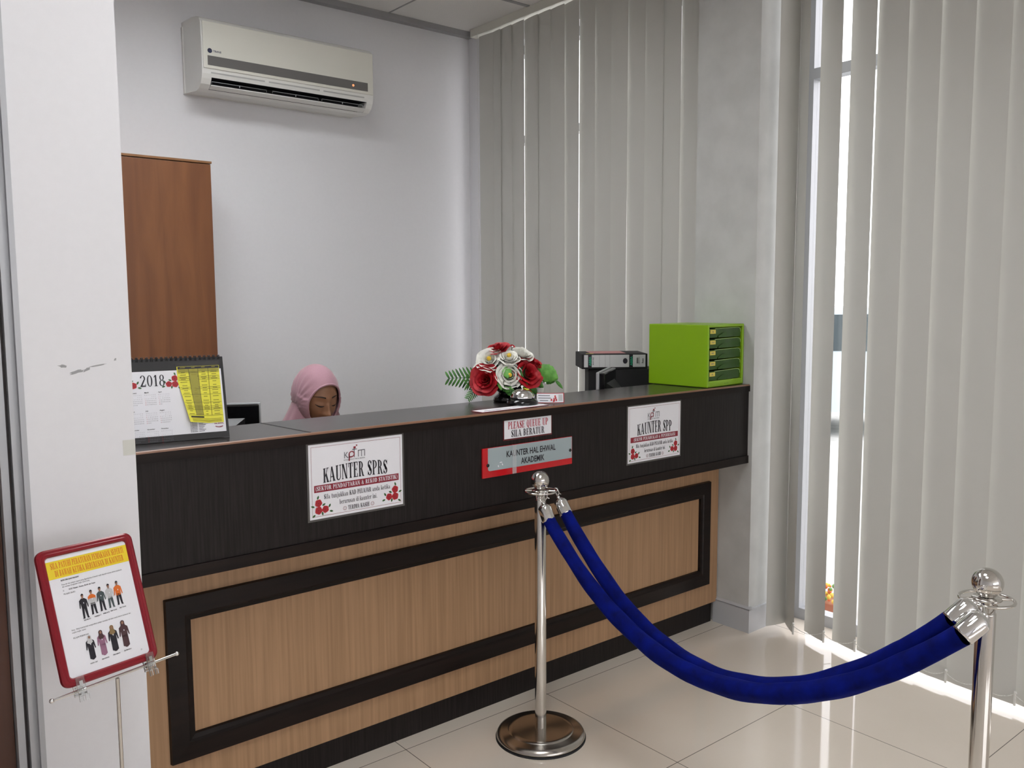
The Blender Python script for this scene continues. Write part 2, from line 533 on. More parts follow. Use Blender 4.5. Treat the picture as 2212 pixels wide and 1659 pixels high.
G = {
    'A': (0.52, Q_((0.16, 1), (0.27, 1), (0.49, 0), (0.34, 0)) + Q_((0.17, 1), (0.22, 1), (0.09, 0), (0.03, 0)) + R_(0.11, .28, .38, .34)
          + R_(0, 0, .14, .05) + R_(.30, 0, .53, .05)),
    'B': (0.48, ST(.05) + bowl(.17, .5, 1, .22) + bowl(.17, 0, .54, .26, .12)),
    'D': (0.50, ST(.05) + bowl(.17, 0, 1, .30, .13)),
    'E': (0.45, ST(.05) + R_(.05, 0, .41, .05) + R_(.05, .95, .40, 1) + R_(.15, .48, .31, .54) + R_(.36, 0, .41, .24) + R_(.35, .76, .40, 1) + R_(.27, .40, .31, .62)),
    'F': (0.43, ST(.05) + R_(.05, .95, .39, 1) + R_(.15, .46, .30, .52) + R_(.34, .74, .39, 1) + R_(.27, .38, .30, .60)),
    'H': (0.54, ST(.05) + ST(.34) + R_(.1, .48, .4, .54)),
    'I': (0.25, ST(.06)),
    'J': (0.34, R_(.15, .2, .28, 1) + R_(.1, .95, .33, 1) + E_(.14, .18, .14, .18, .07, .05, 180, 360)),
    'K': (0.53, ST(.05) + Q_((.16, .42), (.22, .42), (.42, 1), (.36, 1)) + Q_((.20, .56), (.31, .62), (.49, 0), (.34, 0)) + R_(.30, .95, .50, 1) + R_(.29, 0, .53, .05)),
    'L': (0.42, ST(.05) + R_(.05, 0, .39, .05) + R_(.34, 0, .39, .27)),
    'M': (0.66, ST(.04, wd=.06) + ST(.48) + Q_((.06, 1), (.19, 1), (.34, .1), (.28, .0)) + Q_((.44, 1), (.52, 1), (.34, 0), (.28, 0))),
    'N': (0.54, ST(.05, wd=.055) + Q_((.05, 1), (.19, 1), (.47, 0), (.36, 0)) + ST(.42, wd=.055)),
    'O': (0.48, E_(.24, .5, .21, .52, .12, .05, 0, 360, 22)),
    'P': (0.46, ST(.05) + bowl(.17, .42, 1, .26, .12)),
    'Q': (0.48, E_(.24, .5, .21, .52, .12, .05, 0, 360, 22) + Q_((.2, .2), (.3, .2), (.48, -.14), (.36, -.14))),
    'R': (0.51, ST(.05) + bowl(.17, .46, 1, .24, .12) + Q_((.22, .50), (.33, .50), (.48, 0), (.35, 0)) + R_(.35, 0, .52, .05)),
    'S': (0.43, E_(.21, .735, .18, .275, .11, .05, 15, 265) + E_(.21, .265, .19, .275, .115, .05, -165, 85) + Q_((.08, .66), (.2, .75), (.38, .35), (.2, .26))
          + R_(.35, .68, .39, .99) + R_(.03, .01, .07, .32)),
    'T': (0.46, ST(.165, t=False) + R_(.02, .95, .44, 1) + R_(.02, .72, .065, 1) + R_(.395, .72, .44, 1)),
    'U': (0.52, R_(.06, .2, .19, 1) + R_(.02, .95, .24, 1) + R_(.40, .2, .455, 1) + R_(.34, .95, .51, 1) + E_(.2575, .22, .1975, .24, .12, .06, 180, 300) + E_(.2575, .22, .1975, .24, .06, .06, 300, 360)),
    'W': (0.70, Q_((.04, 1), (.17, 1), (.29, 0), (.21, 0)) + Q_((.34, .85), (.38, 1), (.27, 0), (.21, 0)) + Q_((.30, 1), (.43, 1), (.53, 0), (.45, 0)) + Q_((.61, 1), (.66, 1), (.52, 0), (.46, 0))
          + R_(0, .95, .22, 1) + R_(.27, .95, .46, 1) + R_(.55, .95, .71, 1)),
    '&': (0.56, E_(.22, .77, .13, .23, .06, .05) + E_(.21, .27, .19, .28, .11, .05, 60, 400) + Q_((.13, .70), (.22, .74), (.52, 0), (.38, 0)) + R_(.36, .45, .54, .5)),
    '(': (0.24, E_(.25, .45, .2, .62, .08, .03, 115, 245)),
    ')': (0.24, E_(-.01, .45, .2, .62, .08, .03, -65, 65)),
    '.': (0.20, R_(.05, 0, .15, .13)),
    'a': (0.42, E_(.17, .45, .14, .2, .06, .05, 0, 160) + R_(.22, .1, .32, .46) + R_(.30, 0, .40, .05) + R_(.24, 0, .33, .14) + E_(.18, .18, .15, .2, .09, .05, 60, 360)),
    'b': (0.42, R_(.05, 0, .15, 1) + R_(.0, .95, .15, 1) + E_(.19, .32, .19, .34, .1, .05, -140, 140)),
    'd': (0.44, R_(.27, 0, .37, 1) + R_(.21, .95, .37, 1) + R_(.27, 0, .43, .05) + E_(.22, .32, .19, .34, .1, .05, 40, 320)),
    'e': (0.40, E_(.2, .32, .175, .34, .1, .05, 5, 325) + R_(.06, .34, .36, .39)),
    'i': (0.24, ST(.07, 0, .65, t=False, wd=.1) + R_(.03, .60, .17, .65) + R_(.065, .78, .175, .95)),
    'j': (0.24, R_(.1, -.12, .2, .65) + R_(.05, .6, .2, .65) + R_(.095, .78, .205, .95) + E_(.08, -.1, .12, .16, .06, .05, 190, 360)),
    'k': (0.44, ST(.06, wd=.1, t=False) + R_(.01, .95, .16, 1) + Q_((.14, .27), (.19, .27), (.36, .65), (.31, .65)) + Q_((.18, .37), (.27, .42), (.42, 0), (.30, 0)) + R_(.27, 0, .45, .05) + R_(.25, .6, .42, .65)),
    'l': (0.24, ST(.07, wd=.1, t=False) + R_(.02, .95, .17, 1)),
    'n': (0.47, ST(.06, 0, .65, t=False, wd=.1) + R_(.01, .6, .16, .65) + E_(.24, .42, .17, .24, .1, .06, 0, 140) + ST(.31, 0, .42, t=False, wd=.1)),
    'r': (0.36, ST(.06, 0, .65, t=False, wd=.1) + R_(.01, .6, .16, .65) + E_(.26, .44, .12, .22, .06, .07, 60, 160) + R_(.25, .5, .35, .65)),
    's': (0.34, E_(.17, .48, .14, .18, .08, .045, 20, 265) + E_(.17, .17, .15, .19, .085, .045, -165, 85) + Q_((.06, .42), (.16, .48), (.31, .22), (.17, .16))),
    't': (0.30, R_(.08, .1, .18, .9) + R_(.0, .6, .27, .65) + E_(.19, .14, .11, .16, .09, .06, 180, 350)),
    'u': (0.47, R_(.06, .15, .16, .65) + R_(.01, .6, .16, .65) + E_(.22, .2, .16, .21, .1, .06, 180, 330) + ST(.31, 0, .65, t=False, wd=.1) + R_(.26, .6, .41, .65)),
    '0': (0.46, E_(.23, .5, .20, .51, .10, .05, 0, 360, 22)),
    '1': (0.36, ST(.13, wd=.11, t=False, l=.06) + Q_((.13, .98), (.2, 1), (.1, .8), (.03, .8))),
    '2': (0.46, E_(.22, .72, .19, .29, .10, .05, -20, 170) + Q_((.28, .62), (.40, .66), (.16, .05), (.03, .05)) + R_(.03, 0, .43, .11) + R_(.39, 0, .43, .24)),
    '8': (0.46, E_(.23, .75, .17, .26, .09, .05) + E_(.23, .26, .20, .28, .10, .05)),
    ' ': (0.26, []),
}


def serif(txt):
    """list of polygons, cap height 1, and total width."""
    x, out = 0.0, []
    for ch in txt:
        wd, ps = G[ch]
        for p in ps:
            out.append([(q[0] + x, q[1]) for q in p])
        x += wd + 0.035
    return out, x - 0.035


_FC = {}


def sans(txt, bold=0.0):
    """polygons of the built-in font, cap height about 1."""
    key = (txt, bold)
    if key not in _FC:
        cu = bpy.data.curves.new('lettering', 'FONT')
        cu.body = txt
        cu.resolution_u = 2
        cu.offset = bold
        cu.size = 1.0
        ob = bpy.data.objects.new('lettering', cu)
        COL.objects.link(ob)
        me = bpy.data.meshes.new_from_object(ob)
        ps = [[(me.vertices[i].co.x / 0.73, me.vertices[i].co.y / 0.73) for i in p.vertices] for p in me.polygons]
        bpy.data.objects.remove(ob)
        bpy.data.curves.remove(cu)
        bpy.data.meshes.remove(me)
        wd = max([q[0] for p in ps for q in p] or [0])
        _FC[key] = (ps, wd)
    return _FC[key]


class Print:
    """flat ink polygons on a sheet lying in the local x-z plane (facing -y)."""

    def __init__(self, mb, x0, z0, y=0.0):
        self.mb, self.x0, self.z0, self.y = mb, x0, z0, y

    def polys(self, ps, mi, lay=1):
        for p in ps:
            vs = [(self.x0 + a, self.y - 0.00035 * lay, self.z0 + b) for a, b in p]
            ar = sum(vs[i - 1][0] * vs[i][2] - vs[i][0] * vs[i - 1][2] for i in range(len(vs)))
            if ar < 0:
                vs.reverse()
            self.mb.add(vs, [list(range(len(vs)))], mi)

    def rect(self, x0, z0, x1, z1, mi, lay=1):
        self.polys([[(x0, z0), (x1, z0), (x1, z1), (x0, z1)]], mi, lay)

    def text(self, txt, x0, x1, z, h, mi, fn=serif, lay=2, arch=0.0, h_end=None, shear=0.0, **k):
        ps, wd = fn(txt, **k)
        sc = (x1 - x0) / wd
        out = []
        for p in ps:
            q = []
            for a, b in p:
                t = a / wd
                hh = h if h_end is None else h + (h_end - h) * (2 * abs(t - 0.5)) ** 1.5
                q.append((x0 + a * sc + shear * b * h, z + b * hh + arch * (1 - (2 * t - 1) ** 2)))
            out.append(q)
        self.polys(out, mi, lay)

    def frame(self, x0, z0, x1, z1, t, mi, lay=1):
        self.rect(x0, z0, x1, z0 + t, mi, lay); self.rect(x0, z1 - t, x1, z1, mi, lay)
        self.rect(x0, z0, x0 + t, z1, mi, lay); self.rect(x1 - t, z0, x1, z1, mi, lay)

    def disc(self, cx, cz, r, mi, lay=1, n=18, wob=0.0, ph=0.0, k=5):
        self.polys([[(cx + r * (1 + wob * sin(k * 2 * pi * i / n + ph)) * cos(2 * pi * i / n),
                      cz + r * (1 + wob * sin(k * 2 * pi * i / n + ph)) * sin(2 * pi * i / n)) for i in range(n)]], mi, lay)

    def leaf(self, cx, cz, a, l, mi, lay=1):
        ca, sa = cos(a), sin(a)
        pts = [(0, 0), (.3, .22), (.65, .22), (1, 0), (.65, -.22), (.3, -.22)]
        self.polys([[(cx + l * (p * ca - q * sa), cz + l * (p * sa + q * ca)) for p, q in pts]], mi, lay)

    def rose(self, cx, cz, r, red, dark, lay=2):
        self.disc(cx, cz, r, red, lay, 26, 0.06, cx * 90, 5)
        for k_, (rr, a0, a1) in enumerate(((.72, 20, 200), (.72, 225, 350), (.45, 90, 300), (.45, -40, 60))):
            self.polys([[(cx + q[0] * r, cz + q[1] * r) for q in p] for p in E_(0, 0, rr, rr, .10, .10, a0, a1, 7)], dark, lay + 1)
        self.disc(cx, cz, r * .18, dark, lay + 1, 10)

    def roses(self, cx, cz, r, flip, red, dark, grn):
        """the three printed roses of a corner; flip mirrors them."""
        s = -1 if flip else 1
        for (dx, dz, a) in ((-.3, 2.9, 70), (-1.1, 1.0, 160), (1.0, 1.15, 25), (2.9, 0.4, 60), (3.1, -.5, -15), (-.9, -1.0, 215), (1.0, -.4, -80)):
            aa = radians(a)
            if flip:
                aa = pi - aa
            self.leaf(cx + s * dx * r, cz + dz * r, aa, 1.15 * r, grn, 1)
        self.rose(cx, cz + 1.95 * r, r, red, dark)
        self.rose(cx, cz, 1.03 * r, red, dark)
        self.rose(cx + s * 1.95 * r, cz + .1 * r, .95 * r, red, dark)


# ================================================================== THE SETTING
ZC = 2.98           # ceiling
YB = 4.23           # back wall
XW = 3.25           # inner face of the window wall
YF = 2.121          # front face of the counter
XL, YR = -3.2, -6.5  # left and rear walls of the lobby

struct('floor', MB().box(XL - .2, XW + .25, YR - .2, YB + .2, -0.12, 0.0), FLOORM)
mb = MB().box(XL - .2, XW + .2, YR - .2, YB + .2, ZC, ZC + .1)
# exposed ceiling grid: slim bars
for gy in (3.63, 2.43, 1.23, 0.03, -1.17, -2.37, -3.57, -4.77, -5.97):
    mb.box(XL, 3.24, gy - .012, gy + .012, ZC - .004, ZC + .002, 1)
for gx in (3.18, 2.58, 1.98, 1.38, .78, .18, -.42, -1.02, -1.62, -2.22, -2.82):
    if gx > 3.2:
        continue
    mb.box(gx - .004, gx + .004, YR, YB, ZC - .003, ZC + .002, 1)
struct('ceiling', mb, [CEIL, TRIMG])
struct('wall_back', MB().box(XL - .2, XW + .2, YB, YB + .2, 0, ZC), WALL)
struct('wall_left', MB().box(XL - .2, XL, YR, YB, 0, ZC), WALL)
struct('trim_1', MB().box(XL, 3.152, YB - .045, YB, ZC - .03, ZC), TRIMG)
# front wall: the pier beside the counter, over and beside the door, and the bulkhead above the counter opening
PX0, PX1, PY = 0.359, 0.583, 2.108
mb = MB()
mb.box(PX0, PX1, PY, 2.30, 0, ZC)
mb.box(-0.62, PX0, PY, 2.30, 2.14, ZC)
mb.box(XL, -0.62, PY, 2.30, 0, ZC)
rs = random.Random(3)
for (sx, sz, ang, ln, wd) in ((.438, 1.277, -.15, .018, .006), (.466, 1.262, .25, .030, .007), (.487, 1.266, .5, .014, .006), (.512, 1.275, .15, .034, .003), (.548, 1.286, .9, .006, .004)):
    pts = []
    for i in range(14):
        a = 2 * pi * i / 14
        rr = 1 + rs.uniform(-.35, .35)
        p, q = .5 * ln * cos(a) * rr, .5 * wd * sin(a) * rr
        pts.append((sx + p * cos(ang) - q * sin(ang), PY - .0004, sz + p * sin(ang) + q * cos(ang)))
    mb.add(pts, [list(range(14))], 1)
struct('wall_front', mb, [WALL, SCUFF])
struct('wall_header', MB().box(PX1, 3.40, 2.13, 2.30, 2.66, ZC), WALL)
# column between the two windows
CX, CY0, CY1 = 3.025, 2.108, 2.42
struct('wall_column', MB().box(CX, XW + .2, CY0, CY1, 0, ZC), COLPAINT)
mb = MB().box(CX - .011, XW, CY0 - .011, 2.285, 0, .102)
mb.prism([(CX - .011, .100), (CX - .011, .104), (CX, .112), (CX + .01, .112), (CX + .01, .1)], 'y', CY0 - .011, 2.285)
struct('baseboard_right', mb, BASEB)
# window wall: floor strip, top band, piers
mb = MB()
mb.box(XW, XW + .2, CY1, YB, ZC - .10, ZC)
mb.box(XW, XW + .2, YR, CY0, ZC - .10, ZC)
mb.box(3.152, XW + .2, 4.12, YB, 0, ZC)
mb.box(XW, XW + .2, YR, -1.6, 0, ZC)
struct('wall_right', mb, WALL)
# rear wall with two glazed openings
mb = MB()
for x0, x1 in ((XL, -2.3), (-.5, -.4), (1.4, 1.5), (3.3, XW + .2)):
    mb.box(x0, x1, YR - .2, YR, 0, 2.6)
mb.box(XL, XW + .2, YR - .2, YR, 2.6, ZC)
for x0, x1 in ((-2.3, -.5), (-.4, 1.4), (1.5, 3.3)):
    mb.box(x0, x1, YR - .2, YR, 0, .9)
struct('wall_rear', mb, WALL)


def window(name, axis, c, a0, a1, z0, z1, mull, tran, t=.05):
    """frame and pane; the pane is one child mesh."""
    fr = MB()

    def bar(p0, p1, q0, q1):
        if axis == 'x':
            fr.box(c - .03, c + .03, p0, p1, q0, q1)
        else:
            fr.box(p0, p1, c - .03, c + .03, q0, q1)
    bar(a0, a1, z0, z0 + t); bar(a0, a1, z1 - t, z1)
    bar(a0, a0 + t, z0 + t, z1 - t); bar(a1 - t, a1, z0 + t, z1 - t)
    for m_ in mull:
        bar(m_ - t / 2, m_ + t / 2, z0 + t, z1 - t)
    for m_ in tran:
        bar(a0 + t, a1 - t, m_ - .022, m_ + .022)
    o = struct(name, fr, ALU)
    g = MB()
    if axis == 'x':
        g.box(c - .003, c + .003, a0 + t, a1 - t, z0 + t, z1 - t)
    else:
        g.box(a0 + t, a1 - t, c - .003, c + .003, z0 + t, z1 - t)
    struct('window_pane', g, GLASS, o)
    return o


window('window_1', 'x', 3.36, CY1, 4.12, 0.0, ZC - .10, (3.3,), (2.35,))
window('window_2', 'x', 3.36, -1.6, CY0, 0.0, ZC - .10, (.95, -.3), (2.35,))
for k_, x_ in enumerate((-1.4, 0.5, 2.4)):
    window('window_%d' % (3 + k_), 'y', YR - .12, x_ - .9, x_ + .9, 0.9, 2.6, (x_,), ())

# door on the left, in a stepped aluminium frame
mb = MB()
for s, x in ((1, PX0), (-1, -.62)):
    mb.box(min(x, x - s * .011), max(x, x - s * .011), PY - .004, 2.30, 0, 2.14)
    mb.box(min(x - s * .011, x - s * .020), max(x - s * .011, x - s * .020), PY + .012, 2.30, 0, 2.14)
    mb.box(min(x - s * .020, x - s * .029), max(x - s * .020, x - s * .029), PY + .004, 2.30, 0, 2.14)
    mb.box(min(x - s * .029, x - s * .036), max(x - s * .029, x - s * .036), PY + .030, 2.30, 0, 2.14, 1)
    mb.box(min(x - s * .036, x - s * .051), max(x - s * .036, x - s * .051), PY + .014, 2.30, 0, 2.14)
mb.box(-.62, PX0, PY - .004, 2.30, 2.09, 2.14)
d1 = struct('door_1', mb, [ALU, ALUD])
struct('door_leaf', MB().box(-.567, PX0 - .053, PY + .045, PY + .085, .008, 2.088), DOORW, d1)
hb = MB()
hb.box(-.52, -.48, PY + .033, PY + .045, .93, 1.10)
hb.tube([(-.50, PY + .04, 1.03), (-.50, PY - .015, 1.03), (-.38, PY - .015, 1.03)], .009, 10)
struct('door_handle', hb, STEEL, d1)

# ground outside the windows
g = MB().box(3.46, 26, -14, 16, -.22, -.10)
struct('ground', g, CONC)

# recessed ceiling lights
lights = (((.30, .40), 'square recessed ceiling light over the lobby, left of the camera'), ((1.1, 1.1), 'square recessed ceiling light over the lobby, before the counter middle'),
          ((.62, 2.85), 'square recessed ceiling light behind the counter, on the cupboard side'), ((1.35, 2.85), 'square recessed ceiling light behind the counter, above the seated person'))
for i, ((lx, ly), lab) in enumerate(lights):
    if i == 0:
        t = thing('ceiling_light', lab, 'ceiling light', (lx, ly, ZC - .001), group='square ceiling lights')
        fr = MB()
        for a, b, c_, d in ((-.3, .3, -.3, -.288), (-.3, .3, .288, .3), (-.3, -.288, -.288, .288), (.288, .3, -.288, .288)):
            fr.box(a, b, c_, d, -.105, 0)
        fr.box(-.288, .288, -.288, .288, -.012, -.001)
        part('housing', fr, WHITEP, t)
        part('diffuser', MB().box(-.287, .287, -.287, .287, -.026, -.0125), LAMPM, t)
        light0 = t
    else:
        c_ = copy_tree(light0)
        c_.location = (lx, ly, ZC - .001)
        c_['label'] = lab

# ================================================================== RECEPTION COUNTER
cx0, cx1 = PX1 + .002, CX - .004
ZT = 1.063
ct = thing('reception_counter', 'long dark-topped reception counter with light wood framed front panel', 'counter', (1.8, 2.25, 0))
tp = part('countertop', MB().box(cx0, cx1, YF + .004, 2.400, 1.033, ZT - .0005, bev=.002), TOPWOOD, ct, True)
eb = MB().box(cx0, cx1, YF, YF + .004, 1.033, ZT - .006)
part('front_edging', eb, EDGEWOOD, tp, True)
part('edge_strip', MB().prism([(YF, ZT - .006), (YF + .004, ZT - .006), (YF + .010, ZT - .0004), (YF + .006, ZT), (YF + .002, ZT - .002)], 'x', cx0, cx1), EDGEBAND, tp, True)
sb = MB()
sb.add([(1.012, 2.399, ZT + .0002), (1.016, 2.399, ZT + .0002), (1.046, YF + .008, ZT + .0002), (1.042, YF + .008, ZT + .0002)], [(0, 3, 2, 1)][::1])
part('joint_line', sb, BLACKM, tp, True)
part('upper_panel', MB().box(cx0, cx1, YF + .006, 2.16, .764, 1.0325), DARKWOOD, ct, True)
part('lower_ledge', MB().box(cx0, cx1, YF, 2.29, .731, .7635, bev=.0015), EDGEWOOD, ct, True)
YP = 2.271
part('front_panel', MB().box(cx0, cx1 - .001, YP, 2.295, .095, .7305), OAK, ct, True)
fx0, fx1, fz0, fz1, fw = .678, 2.955, .187, .640, .068


def mould(mb, pts):
    """one mitred bar of the raised frame: outer edge pts[0..1], inner edge pts[2..3]."""
    (a, b, c_, d) = pts

    def lerp(p, q, t):
        return (p[0] + (q[0] - p[0]) * t, p[1] + (q[1] - p[1]) * t)
    sec = [(0, 0), (0.03, -.013), (.72, -.015), (.80, -.011), (.97, -.009), (1, 0)]
    v = []
    for t, dy in sec:
        p, q = lerp(a, d, t), lerp(b, c_, t)
        v += [(p[0], YP + dy, p[1]), (q[0], YP + dy, q[1])]
    mb.add(v, [(2 * i, 2 * i + 1, 2 * i + 3, 2 * i + 2) for i in range(len(sec) - 1)])
    return mb


o_ = [(fx0, fz1), (fx1, fz1), (fx1, fz0), (fx0, fz0)]
i_ = [(fx0 + fw, fz1 - fw), (fx1 - fw, fz1 - fw), (fx1 - fw, fz0 + fw + .004), (fx0 + fw, fz0 + fw + .004)]
for k in range(4):
    n2 = (k + 1) % 4
    part('frame_moulding', mould(MB(), (o_[k], o_[n2], i_[n2], i_[k])), EDGEWOOD, ct, True)
part('plinth', MB().box(cx0, cx1 - .012, 2.292, 2.31, .0, .0945), DARKWOOD, ct, True)
part('carcass', MB().box(cx0, cx1 - .004, 2.311, 2.385, .0, 1.032), DARKWOOD, ct, True)

# staff desk behind the counter
dk = thing('office_desk', 'low staff desk standing behind the reception counter', 'desk', (1.8, 2.75, 0))
part('desk_top', MB().box(.70, 3.00, 2.425, 3.02 - .13, .705, .73, bev=.003), DESKW, dk, True)
for x in (.72, 1.86, 2.96):
    part('desk_leg', MB().box(x, x + .025, 2.44, 2.86, 0, .7045), DESKW, dk, True)

# ================================================================== VERTICAL BLINDS
SW = .127
ZS0, ZS1 = .028, 2.925


def slat(root, R, L, rng):
    """slat hanging from right end R to left end L (plan points)."""
    R, L = Vector((R[0], R[1])), Vector((L[0], L[1]))
    d = (L - R); d.normalize()
    nrm = Vector((-d.y, d.x))          # towards the room (-x)
    if nrm.x > 0:
        nrm = -nrm
    wob = rng.uniform(-.004, .004)

    def fn(u, v):
        z = ZS0 + (ZS1 - ZS0) * v
        p = R + (L - R) * u + nrm * (.0035 * (1 - (2 * u - 1) ** 2) + wob * sin(pi * v) * (u - .5))
        return (p.x, p.y, z)
    mb = MB()
    mb.grid(fn, 8, 14, 0, True)
    # hem with the weight pocket at the bottom
    def hem(u, v):
        z = ZS0 + .046 * v
        p = R + (L - R) * u + nrm * (.0035 * (1 - (2 * u - 1) ** 2) + .0012)
        return (p.x, p.y, z)
    mb.grid(hem, 8, 1, 0, True)
    mb.M = None
    s = part('slat', mb, SLAT, root, True)
    w_ = MB()
    p = R + nrm * .003
    w_.box(p.x - .003, p.x + .003, p.y - .003, p.y + .003, ZS0 - .002, ZS0 + .048)
    w_.sphere((p.x - .004, p.y - .003, ZS0 + .045), .005, 8, 6)
    part('bottom_weight', w_, WHITEP, s, True)
    return R + nrm * .006


def chain(root, ends, z):
    """slack bead chain linking the slat bottoms."""
    for (a, b) in zip(ends, ends[1:]):
        pts = []
        n = 12
        for i in range(n + 1):
            t = i / n
            q = a + (b - a) * t
            pts.append((q.x - .002, q.y, z - .022 * 4 * t * (1 - t)))
        mb = MB().tube(pts, .0011, 6)
        for p in pts[1:-1]:
            mb.sphere(p, .0019, 6, 4)
        part('bead_chain', mb, WHITEP, root, True)


rng = random.Random(11)
bl = thing('vertical_blind', 'grey vertical blind of closed slats in the corner behind the counter', 'blind', (3.15, 3.3, ZC - .06), group='vertical window blinds')
part('headrail', MB().box(3.105, 3.152, 2.425, 4.15, ZC - .045, ZC - .001), IVORY, bl, True)
th = radians(6)
ends = []
first = True
lefts = [3.925, 3.888 - .002, 3.787, 3.68, 3.566, 3.467, 3.358, 3.249, 3.136, 3.024, 2.914, 2.803, 2.693, 2.59, 2.473]
for i, yb in enumerate(lefts):
    tt = th + radians(rng.uniform(-2, 1.5))
    x0 = 3.117
    if i == 0:
        R, L = (3.125, 3.955), (3.117, 4.082)
    elif i == 1:
        R, L = (3.117, yb), (3.135, yb + SW)
    else:
        R, L = (x0, yb), (x0 + SW * sin(tt), yb + SW * cos(tt))
    ends.append(slat(bl, R, L, rng))
ends.append(slat(bl, (3.100, 2.432), (3.100 + SW * sin(.42) * .75, 2.432 + SW * cos(.42) * .75), rng))
chain(bl, ends, .068)
cm = MB().tube([(3.100, 4.075, ZC - .04), (3.100, 4.075, .95)], .0012, 6)
for k in range(64):
    cm.sphere((3.100, 4.075, 2.1 - k * .018), .0026, 6, 4)
part('pull_chain', cm, WHITEP, bl, True)

br = thing('vertical_blind', 'grey vertical blind beside the column with two open gaps showing daylight', 'blind', (3.15, .3, ZC - .06), group='vertical window blinds')
part('headrail', MB().box(3.105, 3.152, -1.55, 2.10, ZC - .045, ZC - .001), IVORY, br, True)
ends = []
spec = [((3.187, 2.028), (3.081, 2.058)), ((3.096, 1.934), (3.180, 2.029)), ((3.114, 1.807), (3.161, 1.925)), ((3.124, 1.678), (3.163, 1.799))]
for R, L in spec:
    ends.append(slat(br, R, L, rng))
y = 1.556
for k in range(26):
    tt = radians(7.0 + rng.uniform(-1.5, 1.5)) + (radians(4) if k == 0 else 0)
    R = (3.119, y)
    ends.append(slat(br, R, (3.119 + SW * sin(tt), y + SW * cos(tt)), rng))
    y -= .1155
chain(br, ends, .068)


# ================================================================== AIR CONDITIONER
AX0, AX1 = 1.467, 2.353
ac = thing('air_conditioner', 'white wall mounted split air conditioner with dark grey stripe', 'air conditioner', (1.91, YB, 2.40))


def acp(u):      # full outline (y, z)
    return [(YB, 2.722), (4.10, 2.716), (4.03, 2.704), (4.005, 2.692), (3.990, 2.676), (3.985, 2.60), (3.985, 2.47), (3.987, 2.448), (3.995, 2.427),
            (4.010, 2.405), (4.035, 2.389), (4.07, 2.382), (YB, 2.398)]


cav = [(YB, 2.722), (4.10, 2.716), (4.03, 2.704), (4.005, 2.692), (3.990, 2.676), (3.985, 2.60), (3.985, 2.47), (3.987, 2.448), (3.993, 2.434),
       (4.08, 2.438), (4.10, 2.40), (4.040, 2.3885), (4.07, 2.382), (YB, 2.398)]
bx = MB()
bx.prism(acp(0), 'x', AX0, AX0 + .045)
bx.prism(acp(0), 'x', AX1 - .035, AX1)
n = len(cav)
vs = [(AX0 + .045, p[0], p[1]) for p in cav] + [(AX1 - .035, p[0], p[1]) for p in cav]
for i in range(n):
    bx.add(vs, [(i, (i + 1) % n, n + (i + 1) % n, n + i)], 1 if i in (8, 9, 10) else 0)
body = part('casing', bx, [WHITEP, BLACKM], ac, True)
fp = MB().box(AX0 + .006, AX1 - .004, 3.979, 3.9845, 2.470, 2.676, bev=.002)
fpo = part('front_panel', fp, IVORY, ac, True)
part('display_strip', MB().box(1.492, 2.317, 3.9775, 3.9790, 2.484, 2.526), GREYP, fpo, True)
part('power_light', MB().lathe([(.0001, .0), (.006, .0)], (2.233, 3.9774, 2.503), 12, axis=(0, -1, 0)), LEDM, fpo, True)
bd = MB().lathe([(.0001, 0), (.0105, 0), (.0105, .001)], (1.503, 3.9788, 2.548), 20, axis=(0, -1, 0))
p_ = Print(bd, 1.518, 2.5435, 3.9788)
p_.text('TRANE', 0, .038, 0, .009, 0, fn=sans, bold=.02)
part('badge', bd, mat('navy_badge', (0.03, 0.04, 0.09), .4), fpo, True)
lv = MB()
for a, b in ((1.508, 1.765), (1.785, 2.05), (2.07, 2.30)):
    lv.prism([(3.9862, 2.4685), (3.9862, 2.4500), (3.9875, 2.4500), (3.9885, 2.4560), (3.9885, 2.4685)], 'x', a, b)
part('recess_shade', lv, mat('recess_shade_grey', (.42, .42, .41), .5), body, True)  # grey strips painting the shade below the front panel
lo = MB().prism([(4.006, 2.400), (4.036, 2.3895), (4.040, 2.3935), (4.010, 2.4055)], 'x', AX0 + .047, AX1 - .037)
part('louver', lo, WHITEP, ac, True)
for a, b in ((1.52, 1.785), (1.815, 2.055), (2.075, 2.305)):
    vm = MB().tube([(a, 4.016, 2.4115), (a, 4.016, 2.421), (b, 4.016, 2.421), (b, 4.016, 2.4115)], .0013, 6)
    vm.tube([((a + b) / 2, 4.016, 2.4115), ((a + b) / 2, 4.016, 2.421)], .0022, 6)
    part('vane', vm, ALU, ac, True)
part('wall_plate', MB().box(AX0 - .004, AX1 + .002, YB - .02, YB - .0005, 2.395, 2.70), WHITEP, ac, True)

# tall cupboard against the back wall
cb = thing('cupboard', 'tall orange brown wooden cupboard against the back wall', 'cupboard', (1.12, 4.05, 0))
part('carcass', MB().box(.63, 1.470, 3.955, YB - .005, .06, 2.036), CUPB, cb, True)
part('cupboard_base', MB().box(.65, 1.45, 3.98, YB - .01, .0, .0595), CUPB, cb, True)
part('cornice', MB().box(.628, 1.475, 3.932, YB - .004, 2.0365, 2.047, bev=.002), mat('pale_veneer_edge', (.26, .12, .045), .4), cb, True)  # top edge in a paler brown than the doors
for a, b, hx in ((.632, 1.049, 1.02), (1.051, 1.470, 1.08)):
    d = part('cupboard_door', MB().box(a, b, 3.935, 3.9545, .065, 2.033, bev=.0015), CUPB, cb, True)
    part('door_handle', MB().tube([(hx, 3.934, .90), (hx, 3.915, .90), (hx, 3.915, .80), (hx, 3.934, .80)], .005, 8), STEEL, d, True)

# ================================================================== COUNTER SIGNS
SY = YF + .0055     # face of the upper panel


